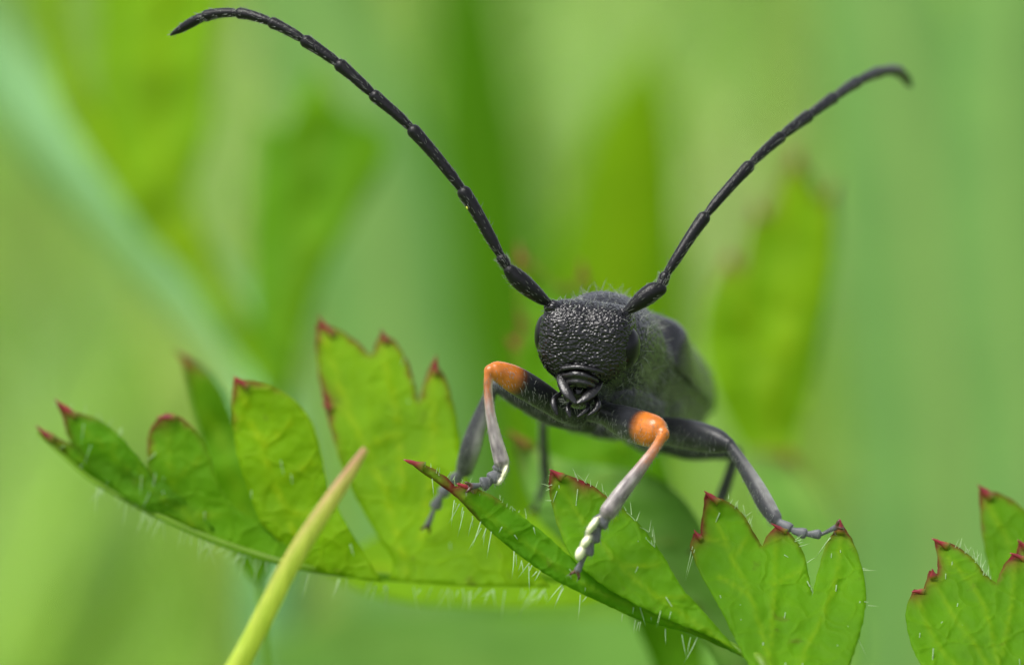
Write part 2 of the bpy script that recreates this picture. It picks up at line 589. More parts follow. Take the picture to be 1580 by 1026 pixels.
def petiole(parent, pts, radii, mat='midrib', name='petiole'):
    V, F, _ = tube(pts, radii, sides=12, n=8)
    return mesh_obj(name, V, F, M[mat], parent)


def ground_z(x, y):
    return 0.35 * noise.noise(Vector((x * 0.08, y * 0.08, 0.3))) + 0.12 * noise.noise(Vector((x * 0.5, y * 0.5, 2)))


# ------------------------------------------------------------------ the setting: soil and far meadow
def ground_mat():
    m, t, N, L = new_mat('meadow_floor')
    out = N.new('ShaderNodeOutputMaterial'); bs = N.new('ShaderNodeBsdfPrincipled')
    tc = N.new('ShaderNodeTexCoord')
    n1 = N.new('ShaderNodeTexNoise'); n1.inputs['Scale'].default_value = 0.12; n1.inputs['Detail'].default_value = 8
    L.new(tc.outputs['Object'], n1.inputs[0])
    cr = N.new('ShaderNodeValToRGB')
    e = cr.color_ramp.elements
    e[0].position = 0.3; e[0].color = (0.08, 0.13, 0.03, 1)
    e[1].position = 0.75; e[1].color = (0.16, 0.27, 0.07, 1)
    L.new(n1.outputs['Fac'], cr.inputs[0]); L.new(cr.outputs[0], bs.inputs['Base Color'])
    bs.inputs['Roughness'].default_value = 0.9
    L.new(bs.outputs[0], out.inputs[0])
    return m


def build_ground():
    V, F = [], []
    ring = [0, 2, 4, 6, 8, 10, 13, 16, 20, 25, 31, 40, 55, 80, 120, 200, 400, 900, 2500, 8000]
    ns = 72
    V.append((0, 20, ground_z(0, 20)))
    for r in ring[1:]:
        for k in range(ns):
            a = 2 * math.pi * k / ns
            x, y = r * math.cos(a), 20 + r * math.sin(a)
            V.append((x, y, ground_z(x, y) if r < 300 else 0))
    for k in range(ns):
        F.append((0, 1 + k, 1 + (k + 1) % ns))
    for j in range(len(ring) - 2):
        for k in range(ns):
            a, b = 1 + j * ns + k, 1 + j * ns + (k + 1) % ns
            F.append((a, a + ns, b + ns, b))
    o = mesh_obj('ground', V, F, ground_mat())
    o['kind'] = 'structure'
    o['label'] = 'mossy green meadow floor far below the leaves'


def grass_mat():
    m, t, N, L = new_mat('meadow_grass')
    out = N.new('ShaderNodeOutputMaterial'); bs = N.new('ShaderNodeBsdfPrincipled')
    at = N.new('ShaderNodeAttribute'); at.attribute_name = 'tone'
    L.new(at.outputs['Color'], bs.inputs['Base Color']); bs.inputs['Roughness'].default_value = 0.5
    bs.inputs['Specular IOR Level'].default_value = 0.3
    tl = N.new('ShaderNodeBsdfTranslucent')
    g = N.new('ShaderNodeMix'); g.data_type = 'RGBA'; g.blend_type = 'MULTIPLY'; g.inputs[0].default_value = 1
    L.new(at.outputs['Color'], g.inputs[6]); g.inputs[7].default_value = (2.0, 2.0, 1.3, 1)
    L.new(g.outputs[2], tl.inputs[0])
    mx = N.new('ShaderNodeMixShader'); mx.inputs[0].default_value = 0.5
    L.new(bs.outputs[0], mx.inputs[1]); L.new(tl.outputs[0], mx.inputs[2]); L.new(mx.outputs[0], out.inputs[0])
    return m


M['grass'] = grass_mat()


def grass_blade_geo(V, F, Tn, x, y, h, w, lean, az, col, segs=5):
    z = ground_z(x, y)
    base = len(V)
    dx, dy = math.cos(az), math.sin(az)
    fx, fy = -dy, dx
    for s in range(segs + 1):
        t = s / segs
        cx, cy = x + fx * lean * t * t, y + fy * lean * t * t
        cz = z - 0.1 + h * t * (1 - 0.15 * t * abs(lean) / h)
        ww = w * 0.5 * (1 - t ** 2.2) + 0.004
        for sgn, up in ((-1, 0), (0, -w * 0.18), (1, 0)):
            V.append((cx + dx * ww * sgn - fx * up, cy + dy * ww * sgn - fy * up, cz))
            Tn.append((*col, 1))
    for s in range(segs):
        for k in (0, 1):
            a = base + s * 3 + k
            F.append((a, a + 1, a + 4, a + 3))


def build_meadow():
    V, F, T = [], [], []
    tones = [(0.24, 0.38, 0.09), (0.2, 0.34, 0.08), (0.27, 0.42, 0.15), (0.18, 0.30, 0.06), (0.29, 0.36, 0.13)]
    for i in range(9000):
        d = 14 + 75 * random.random() ** 1.4
        y = d
        x = random.uniform(-1, 1) * (9 + d * 0.35)
        c = random.choice(tones)
        k = random.uniform(0.8, 1.2)
        h = random.uniform(1.5, 4.2)
        grass_blade_geo(V, F, T, x, y, h, random.uniform(0.25, 0.6), random.uniform(-2.5, 2.5), random.uniform(0, 6.28), tuple(q * k for q in c))
    o = mesh_obj('meadow_grass', V, F, M['grass'], attrs={'tone': T})
    o['kind'] = 'stuff'
    o['label'] = 'soft mass of pale green meadow grass far behind the leaves'
    o['category'] = 'grass'


build_ground()
build_meadow()


def lin(d0, x0, y0, gx=0.0, gy=0.0, cy=0.0):
    """depth plane: d0 at (x0, y0); gx per cm to the right, gy per cm upward, cy bend"""
    def f(x, y):
        u, v = (x - x0) / K, (y0 - y) / K
        return d0 + gx * u + gy * v + cy * v * v
    return f


def leaf_base(px, py, d, dx=0.0):
    q = P(px, py, d)
    return Vector((q.x + dx, q.y, ground_z(q.x + dx, q.y) - 0.05))


# ------------------------------------------------------------------ leaf under the left legs (A)
def up_margin(X, Y):
    return np.full(len(X), 0.85)


def build_leaf_A():
    dA = lambda x, y: 0.47 - 0.17 * (x - 60) / 780 + 0.10 * (880 - y) / 780
    base = leaf_base(1200, 908, 0.7, 0.1)
    E = thing('leaf', base, 'lobed green leaf with blunt red-tipped lobes behind the pale grass blade', 'leaf', 'toothed leaves with red tips')
    # rachis
    rib = [(58, 668), (100, 705), (150, 745), (260, 803), (380, 850), (500, 880), (650, 892), (830, 890)]
    rr = [2, 3, 4, 5, 6, 6.5, 7, 8]
    petiole(E, [P(x, y, dA(x, y) + 0.03 * max(0, min(1, (x - 420) / 120)) + 0.18 * max(0, min(1, (x - 540) / 80))) for x, y in rib] + [P(930, 900, .6), P(1040, 930, .7), P(1150, 1010, .8), P(1200, 1400, .7), base], [r / K for r in rr] + [10 / K, 11 / K, 13 / K, 17 / K, 22 / K], name='midrib')
    hs = edge_hairs([(150, 748), (260, 806), (380, 856), (500, 890), (650, 908), (840, 910)], lambda x, y: dA(x, y) + 0.04 * max(0, min(1, (x - 540) / 110)), 85, (-0.35, -1, -0.1), 0.05, spread=0.55, r=0.0012)
    hs += edge_hairs([(88, 625), (130, 640), (175, 662), (210, 700)], dA, 16, (0.2, 1, -0.3), 0.02, r=0.001)
    hairs_on(E, hs)
    # leaflets, outer to inner
    lobes = [
        ('leaf_deep', [(58, 662, 1), (90, 676), (125, 690), (160, 706), (235, 745), (260, 800, 1), (200, 775), (150, 744), (100, 704), (70, 678)], [[(75, 672), (150, 725), (240, 785)]], [((53, 660), (82, 678))], 0.0),
        ('leaf_deep', [(86, 620, 1), (118, 636), (150, 646), (180, 668), (200, 690), (228, 724, 1), (262, 752), (330, 815), (300, 818, 1), (230, 788), (160, 745), (125, 700), (104, 672), (98, 648)], [[(110, 645), (170, 700), (240, 760), (300, 808)], [(170, 700), (180, 672)], [(225, 745), (215, 712)]], [((82, 617), (116, 642))], -0.012),
        ('leaf', [(228, 724, 1), (227, 690), (232, 662), (255, 638), (285, 648), (308, 672), (324, 705), (338, 745), (362, 782), (402, 806, 1), (440, 840), (470, 878, 1), (400, 858), (320, 826), (262, 800), (245, 760)], [[(258, 655), (262, 720), (275, 780), (300, 816)], [(266, 745), (310, 705)], [(262, 720), (236, 690)], [(290, 800), (345, 790)]], [((243, 640), (270, 645))], -0.006),
        ('leaf_yellow', [(402, 806, 1), (388, 770), (372, 725), (362, 680), (358, 630), (361, 584, 1), (398, 590), (432, 602), (462, 625), (484, 660), (496, 705), (506, 752), (530, 800), (560, 850), (590, 898, 1), (500, 884), (455, 868), (430, 835)], [[(370, 600), (400, 680), (430, 760), (475, 870)], [(392, 660), (372, 640)], [(405, 690), (450, 650)], [(425, 745), (480, 715)], [(440, 790), (500, 790)]], [((359, 580), (382, 598))], 0.0),
        ('leaf_yellow', [(600, 893, 1), (606, 866), (585, 830), (556, 780), (530, 725), (512, 668), (496, 600), (488, 545), (489, 498, 1), (522, 508), (552, 528), (572, 548), (580, 530, 1), (588, 512, 1), (612, 530), (632, 565), (646, 622, 1), (656, 585), (668, 556, 1), (688, 585), (702, 635), (711, 690), (724, 750), (745, 800), (800, 850), (850, 905, 1), (720, 903), (650, 899)], [[(500, 520), (540, 640), (590, 750), (630, 890)], [(590, 540), (612, 640), (622, 760)], [(668, 585), (668, 700), (650, 830)], [(540, 640), (510, 620)], [(560, 690), (610, 670)]], [((488, 493), (515, 518)), ((584, 508), (598, 530)), ((668, 550), (674, 578)), ((497, 622), (512, 632))], (0.08, 0.42)),
        ('leaf_yellow', [(500, 880, 1), (560, 840), (640, 800), (760, 790), (900, 820), (1000, 900), (940, 930), (800, 938), (650, 930), (560, 912)], [[(520, 880), (760, 870), (960, 905)]], [], (1.0, 1.0)),
    ]
    for i, (mt, ol, vn, tips, off) in enumerate(lobes):
        f = (lambda o: (lambda x, y: dA(x, y) + (o[0] + o[1] * (900 - y) / K if isinstance(o, tuple) else o * (1 - min(1, max(0, (y - 700) / 200))))))(off)
        b, poly = blade('leaflet', ol, f, M[mt], E, vn, [t_[0] for t_ in tips], red_edge=lambda X, Y: np.clip((830 - Y) / 80, 0, 1) * 0.85, seed=i)
        for tp, bs in tips:
            red_tip(b, tp, bs, f)
        hairs_on(b, face_hairs(poly, f, 5, (-0.2, -1, 0), 0.035))


build_leaf_A()


# ------------------------------------------------------------------ leaf the beetle stands on (B, C)
def dB(x, y):
    return -0.02 - 0.10 * max(0, (x - 700)) / 450 + 0.0 * y


def dB2(x, y):
    return -0.035 - 0.11 * max(0, (y - 800)) / 200 + 0.07 * (880 - y) / 200 * (1 if y < 880 else 0)


def dC(x, y):
    return 0.10 - 0.26 * max(0, (y - 800)) / 220 + 0.00 * x


def build_leaf_B():
    base = leaf_base(1170, 1100, -0.2, 0.2)
    E = thing('leaf', base, 'hairy deep green leaf with red-tipped lobes under the beetle’s feet'.replace('’', "'"), 'leaf', 'toothed leaves with red tips')
    petiole(E, [P(1060, 968, -.10), P(1140, 1003, -.11), P(1190, 1075, -.17), P(1215, 1500, -.15), base], [3 / K, 6 / K, 13 / K, 18 / K, 24 / K])
    red_m = lambda X, Y: np.clip((900 - Y) / 90, 0, 1) * 0.55
    b1 = [(628, 711, 1), (655, 716), (685, 733), (704, 750), (708, 744, 1), (742, 756), (778, 776), (830, 815), (880, 858), (940, 902), (1020, 945), (1110, 985), (1145, 1012, 1), (1060, 976), (990, 957), (920, 926), (850, 891), (790, 848), (742, 806), (715, 778), (690, 756), (655, 732)]
    b, poly = blade('leaflet', b1, dB, M['leaf_deep'], E, [[(650, 722), (720, 770), (800, 830), (900, 900), (1000, 945), (1120, 998)]], [(628, 711), (708, 744)], step=7, red_edge=red_m, seed=21)
    red_tip(b, (624, 709), (652, 719), dB, 9)
    red_tip(b, (703, 745), (734, 756), dB, 10)
    hs = edge_hairs([(700, 770), (742, 808), (790, 850), (850, 893), (920, 928), (990, 959), (1080, 985)], dB, 34, (-0.3, -1, -0.3), 0.055, spread=0.6, r=0.0013)
    hs += edge_hairs([(650, 715), (700, 745), (760, 765), (810, 798)], dB, 26, (0.1, 1, -0.4), 0.018, r=0.0010)
    hs += face_hairs(poly, dB, 12, (0.2, -1, 0), 0.03)
    hairs_on(b, hs)
    b2 = [(849, 726, 1), (882, 735), (912, 748), (945, 772), (985, 806), (1020, 852), (1052, 905), (1092, 950), (1145, 1010, 1), (1110, 988), (1020, 950), (940, 908), (890, 868), (868, 830), (853, 785), (847, 750)]
    b, poly = blade('leaflet', b2, dB2, M['leaf'], E, [[(860, 745), (905, 810), (970, 885), (1050, 945), (1130, 1000)], [(905, 810), (950, 800)], [(960, 875), (1015, 870)], [(890, 790), (862, 790)], [(1010, 920), (1060, 920)]], [(849, 726), (900, 742)], step=7, red_edge=red_m, seed=22)
    red_tip(b, (848, 722), (868, 737), dB2, 10)
    hs = edge_hairs([(882, 735), (912, 748), (945, 772), (985, 806), (1015, 846)], dB2, 22, (-0.25, 1, -0.2), 0.030, r=0.0013)
    hs += edge_hairs([(850, 735), (848, 760), (858, 800)], dB2, 7, (-1, 0.1, -0.2), 0.018, r=0.001)
    hs += face_hairs(poly, dB2, 14, (-0.1, -1, 0), 0.04)
    hairs_on(b, hs)
    c1 = [(1088, 762, 1), (1120, 772), (1146, 792), (1162, 820), (1176, 842, 1), (1184, 826), (1197, 811, 1), (1218, 822), (1238, 848), (1248, 884), (1253, 922, 1), (1262, 880), (1276, 836), (1298, 804, 1), (1318, 838), (1332, 882), (1336, 930), (1326, 980), (1310, 1030), (1280, 1120), (1210, 1130), (1180, 1070), (1145, 1006), (1112, 940), (1082, 886), (1066, 846), (1070, 822, 1), (1080, 828, 1), (1083, 800)]
    b, poly = blade('leaflet', c1, dC, M['leaf'], E, [[(1096, 780), (1130, 860), (1165, 940), (1195, 1050)], [(1197, 828), (1195, 900), (1190, 1000)], [(1298, 822), (1285, 910), (1240, 1010), (1215, 1080)], [(1130, 860), (1155, 830)], [(1120, 840), (1090, 830)], [(1195, 900), (1235, 880)], [(1155, 915), (1110, 890)]], [(1088, 762), (1070, 822), (1197, 811), (1298, 804)], step=7, red_edge=red_m, seed=23)
    red_tip(b, (1087, 759), (1108, 774), dC, 10)
    red_tip(b, (1068, 818), (1082, 832), dC, 8)
    red_tip(b, (1191, 809), (1212, 820), dC, 8)
    red_tip(b, (1299, 799), (1297, 822), dC, 11)
    hs = face_hairs(poly, dC, 26, (0.0, -1, 0), 0.06, r=0.0015)
    hs += edge_hairs([(1120, 770), (1146, 792), (1162, 820)], dC, 16, (0.1, 1, -0.2), 0.02, r=0.0011)
    hs += edge_hairs([(1218, 822), (1238, 848), (1248, 884)], dC, 6, (0.8, 0.4, -0.2), 0.02, r=0.0011)
    hs += edge_hairs([(1330, 870), (1336, 930), (1326, 980)], dC, 4, (0.8, -0.2, -0.2), 0.025, r=0.0011)
    hairs_on(b, hs)


build_leaf_B()


def build_leaf_D():
    base = leaf_base(1560, 1100, -0.05, 0.3)
    E = thing('leaf', base, 'green leaf with crowded red-tipped lobes and a pale raised midvein', 'leaf', 'toothed leaves with red tips')
    dD = lambda x, y: 0.10 - 0.22 * max(0, y - 840) / 200
    dD2 = lambda x, y: 0.42 - 0.2 * max(0, y - 760) / 250
    petiole(E, [P(1545, 1060, -.12), P(1560, 1150, -.1), P(1600, 1700, .0), base], [9 / K, 13 / K, 17 / K, 22 / K])
    red_m = lambda X, Y: np.clip((930 - Y) / 60, 0, 1) * 0.7
    o1 = [(1441, 832, 1), (1472, 840), (1502, 862), (1522, 886), (1538, 900, 1), (1546, 876), (1562, 855, 1), (1590, 862), (1640, 900), (1690, 970), (1640, 1080), (1560, 1120), (1480, 1080), (1425, 1030), (1402, 980), (1398, 940), (1410, 908, 1), (1424, 912, 1), (1434, 880, 1), (1446, 884, 1), (1446, 860)]
    b, poly = blade('leaflet', o1, dD, M['leaf'], E, [[(1450, 850), (1490, 890), (1520, 940), (1535, 1000), (1550, 1080)], [(1490, 890), (1520, 890)], [(1565, 870), (1560, 940), (1545, 1010)], [(1440, 900), (1480, 960), (1535, 1040)], [(1415, 920), (1450, 1000), (1530, 1070)]], [(1441, 832), (1434, 880), (1410, 908), (1562, 855)], step=7, red_edge=red_m, seed=31)
    for t_, b_ in [((1438, 829), (1462, 843)), ((1436, 877), (1441, 892)), ((1408, 910), (1426, 913)), ((1560, 853), (1582, 863))]:
        red_tip(b, t_, b_, dD, 9)
    hs = face_hairs(poly, dD, 22, (-0.1, -1, 0), 0.06, r=0.0015)
    hs += edge_hairs([(1472, 840), (1502, 862), (1525, 890)], dD, 22, (0.2, 1, -.2), 0.022, r=0.0012)
    hairs_on(b, hs)
    o2 = [(1510, 755, 1), (1545, 762), (1580, 785), (1640, 850), (1680, 960), (1600, 1040), (1550, 960), (1526, 880), (1514, 810)]
    b, poly = blade('leaflet', o2, dD2, M['leaf'], E, [[(1520, 770), (1560, 850), (1600, 980)]], [(1510, 755)], red_edge=red_m, seed=32)
    red_tip(b, (1509, 750), (1530, 768), dD2, 11)
    o3 = [(1572, 836, 1), (1600, 850), (1660, 930), (1600, 1010), (1570, 930), (1566, 870)]
    dD3 = lambda x, y: 0.22 - 0.15 * max(0, y - 840) / 180
    b, poly = blade('leaflet', o3, dD3, M['leaf_deep'], E, [[(1578, 850), (1590, 920), (1600, 980)]], [(1572, 836)], red_edge=red_m, seed=33)
    red_tip(b, (1570, 832), (1584, 846), dD3, 9)


build_leaf_D()


# ------------------------------------------------------------------ leaf behind, under the hind legs (E) and other blurred leaves
def simple_leaf(label, lobes, depth, mat, tips=(), base_px=(900, 1200), dx=0.2, seed=50, group='blurred leaves behind the beetle', stem=True, step=16, petiole_r=12, mats=None, red=0.5, thick=0.012):
    cx, cy = base_px
    d0 = depth(cx, min(cy, 1000))
    base = leaf_base(cx, cy, d0, dx)
    E = thing('leaf', base, label, 'leaf', group)
    obs = []
    for i, (ol, vn) in enumerate(lobes):
        mm = M[mats[i]] if mats else M[mat]
        b, _ = blade('leaflet', ol, depth, mm, E, vn, step=step, wave=0.03, seed=seed + i, teeth=[t_[0] for t_ in tips], red_edge=lambda X, Y: red, vein_w=7, thick=thick, relief=0.012)
        obs.append(b)
    for (t_, b_, w_, k) in tips:
        red_tip(obs[k], t_, b_, depth, w_ * 0.85, mat='red_dull')
    if stem:
        petiole(E, [P(cx, cy, d0), P(cx, cy, d0) * 0.6 + base * 0.4 + Vector((0.2, 0, 0)), base], [petiole_r / K, petiole_r * 1.2 / K, petiole_r * 1.6 / K])
    return E


dE = lambda x, y: 1.05 - 0.25 * (x - 800) / 400 - 0.20 * max(0, y - 700) / 300
simple_leaf('shadowed green leaf with a pink point below the beetle\'s belly',
            [([(790, 668, 1), (830, 690), (880, 712), (950, 720), (1020, 740), (1070, 790), (1110, 870), (1170, 960), (1230, 1080), (1150, 1090), (1090, 1000), (1020, 945), (950, 905), (880, 850), (820, 780)],
              [[(800, 680), (900, 770), (1020, 880), (1160, 1060)], [(880, 750), (950, 740)], [(980, 845), (1050, 830)]])],
            dE, 'leaf_soft', [((782, 662), (818, 690), 12, 0)], (1180, 1085), 0.1, 60)
dF = lambda x, y: 1.2 - 0.1 * (x - 280) / 200
simple_leaf('narrow soft green leaf rising behind the leaf with blunt lobes',
            [([(280, 545, 1), (312, 565), (345, 610), (375, 690), (420, 800), (400, 900), (350, 820), (318, 700), (292, 610)], [[(285, 560), (340, 680), (395, 860)]])],
            dF, 'leaf_far', [((272, 538), (298, 572), 12, 0)], (400, 890), -0.2, 64, petiole_r=5)
dG = lambda x, y: 2.8 + 0.2 * (640 - y) / 400
simple_leaf('broad bright green leaf with dull red points standing beyond the abdomen',
            [([(1224, 236, 1), (1246, 266), (1266, 300), (1286, 290, 1), (1290, 340), (1284, 420), (1270, 510), (1250, 600), (1225, 680), (1190, 760), (1150, 700), (1112, 630), (1088, 560), (1088, 470), (1108, 420), (1124, 396, 1), (1142, 412), (1152, 360), (1166, 322, 1), (1186, 330), (1204, 276)],
              [[(1226, 260), (1216, 400), (1196, 600), (1190, 740)], [(1284, 310), (1250, 440), (1206, 560)], [(1130, 410), (1160, 520), (1192, 640)]])],
            dG, 'leaf_yellow_far', [((1224, 222), (1230, 262), 17, 0), ((1290, 276), (1280, 312), 15, 0), ((1160, 310), (1176, 338), 14, 0), ((1120, 386), (1134, 416), 14, 0)], (1190, 755), 0.3, 70)
dH = lambda x, y: 1.55 + 0.1 * (600 - y) / 200
simple_leaf('bright green leaf with red points rising just behind the beetle\'s head',
            [([(798, 388, 1), (822, 404), (850, 432), (882, 440), (898, 412, 1), (912, 440), (940, 470), (980, 540), (1010, 640), (1040, 760), (1070, 900), (1090, 1120), (1050, 1120), (960, 920), (880, 820), (830, 700), (800, 600), (788, 524, 1), (800, 520, 1), (796, 450)],
              [[(802, 405), (860, 560), (960, 780), (1000, 880)], [(898, 430), (920, 560), (960, 700)]])],
            dH, 'leaf_far', [((795, 376), (808, 408), 16, 0), ((897, 402), (902, 432), 13, 0), ((784, 514), (800, 540), 14, 0)], (1070, 1110), 0.2, 74)
dI = lambda x, y: 2.6 - 0.4 * max(0, y - 700) / 300
simple_leaf('soft green leaf with a dull red point beyond the raised middle leg',
            [([(1210, 700, 1), (1240, 725), (1275, 780), (1305, 850), (1325, 930), (1330, 1010), (1310, 1060), (1260, 1000), (1220, 900), (1180, 800), (1150, 700)],
              [[(1220, 715), (1265, 830), (1305, 1030)]])],
            dI, 'leaf_soft', [((1204, 690), (1228, 716), 14, 0)], (1308, 1050), 0.2, 78)

# farther plants at the left: pale stem with lobed leaves
dL = lambda x, y: 4.3 + 0.5 * (300 - y) / 400
dL2 = lambda x, y: 3.8 + 0.4 * (300 - y) / 400
Lst = thing('plant', leaf_base(430, 1000, 5.9, 0.2), 'tall blurred plant with a thick pale stem and lobed leaves', 'plant')
petiole(Lst, [P(-160, -80, 6.9), P(0, 110, 6.8), P(150, 275, 6.6), P(290, 430, 6.4), P(400, 580, 6.2), P(440, 760, 6.0), P(430, 1100, 5.9), Vector(Lst.location)],
        [80 / K, 82 / K, 82 / K, 80 / K, 74 / K, 70 / K, 70 / K, 72 / K], 'stem_pale', 'stem')
for i, (ol, vn, dd, mt) in enumerate([
    ([(40, -120, 1), (110, -130), (100, 0), (128, 120), (180, 220), (260, 340), (340, 440), (330, 470, 1), (230, 370), (150, 260), (80, 140), (50, 10)], [[(70, -60), (120, 160), (300, 430)]], dL, 'leaf_yellow_far'),
    ([(165, -130, 1), (350, -120), (352, -20), (336, 70), (330, 150), (322, 210), (296, 300), (330, 400), (400, 520), (430, 640, 1), (360, 540), (270, 400), (196, 280), (150, 150), (148, 20)], [[(260, -60), (240, 160), (280, 360), (410, 600)]], dL, 'leaf_yellow_far'),
    ([(486, 96, 1), (506, 140), (540, 180), (592, 200, 1), (596, 240), (550, 330), (500, 420), (470, 520), (440, 640), (420, 660, 1), (398, 560), (388, 430), (392, 320), (398, 220), (408, 190, 1), (440, 200), (462, 150)], [[(488, 130), (470, 320), (430, 600)], [(580, 215), (500, 360), (440, 560)]], dL2, 'leaf_far'),
]):
    blade('leaf', ol, dd, M[mt], Lst, vn, step=18, wave=0.05, seed=90 + i, thick=0.02, relief=0.02, vein_w=9)


# ------------------------------------------------------------------ broad blades further back
def broad_blade(name, label, pts, widths, mat, depth0, cat='grass blade', group='broad blurred blades in the background', fold=0.25, lean_back=0.0, thick=0.02, parent=None):
    """a long folded blade growing from the soil up through picture points"""
    n = 10
    R = catmull([tuple(p) for p in pts], widths, n)
    V, F, T = [], [], []
    W = 9
    rows = len(R)
    for i, (x, y, wd) in enumerate(R):
        dd = depth0 + lean_back * i / rows
        c = P(x, y, dd)
        for j in range(W):
            s = -1 + 2 * j / (W - 1)
            off = RIGHT * (s * wd / K * (DIST + dd) / DIST) - FWD * (fold * wd / K * (1 - abs(s) ** 1.5))
            V.append(c + off)
            T.append((0, math.exp(-(s * 6) ** 2) * 0.5, 0, 1))
    m = len(V)
    V += [v + FWD * thick for v in V]
    T += T
    for i in range(rows - 1):
        for j in range(W - 1):
            a = i * W + j
            F.append((a, a + 1, a + W + 1, a + W))
            F.append((a + m, a + W + m, a + W + 1 + m, a + 1 + m))
        for a, b in ((i * W, (i + 1) * W), ((i + 1) * W + W - 1, i * W + W - 1)):
            F.append((a, b, b + m, a + m))
    for i0, flip in ((0, 0), ((rows - 1) * W, 1)):
        for j in range(W - 1):
            a, b = i0 + j, i0 + j + 1
            F.append((a, a + m, b + m, b) if not flip else (a, b, b + m, a + m))
    o = mesh_obj(name, V, F, M[mat], parent, attrs={'tint': T})
    if not parent:
        tag(o, label, cat, group)
    return o


def ground_px(px, d):
    """picture y at which depth d meets the soil"""
    f = (DIST + d) / DIST
    q = P(px, 513, d)
    return 513 + (q.z - ground_z(q.x, q.y) + 0.1) / UP.z / f * K


def grow(name, label, pts, widths, mat, d, **kw):
    gx = pts[0][0]
    gy = ground_px(gx, d)
    p = [(gx, gy), (gx, (gy + pts[0][1]) / 2)] + list(pts)
    return broad_blade(name, label, p, [widths[0] * 0.6, widths[0] * 0.9] + list(widths), mat, d, **kw)


grow('broad_leaf', 'dark green upright blade between the antennae in the background', [(770, 700), (750, 400), (735, 180), (720, -40), (715, -120)], [100, 95, 80, 50, 5], 'leaf_dark', 11, cat='leaf')
grow('broad_leaf', 'yellow-green tapering blade rising behind the beetle between its antennae', [(930, 760), (945, 500), (965, 300), (985, 160), (1005, 70)], [120, 115, 90, 55, 5], 'leaf_yellow_far', 7.5, cat='leaf')
grow('broad_leaf', 'pale broad blade beyond the right antenna tip in the background', [(1460, 800), (1440, 500), (1400, 200), (1340, -150)], [150, 150, 130, 80], 'leaf_pale', 9.0, cat='leaf')
grow('broad_leaf', 'pale grey-green blade leaning away past the right antenna', [(1600, 800), (1560, 500), (1550, 200), (1560, -150)], [90, 90, 80, 60], 'leaf_pale', 7.0, cat='leaf')
grow('broad_leaf', 'pale green blade behind the two lobed leaves on the left', [(640, 800), (600, 500), (560, 250), (430, -140)], [110, 110, 110, 70], 'leaf_pale', 8.0, cat='leaf')


dJ = lambda x, y: 5.0 + 0.3 * (1000 - y) / 200
simple_leaf('pale blue-green leaf lying low beneath the hairy leaf', [([(380, 1000, 1), (520, 950), (650, 935), (800, 935), (1000, 935), (1200, 970), (1300, 1100), (1100, 1200), (800, 1230), (560, 1180)], [[(430, 965), (700, 1030), (1050, 1120)]])],
            dJ, 'leaf_soft', [], (1000, 1150), 0.3, 84)


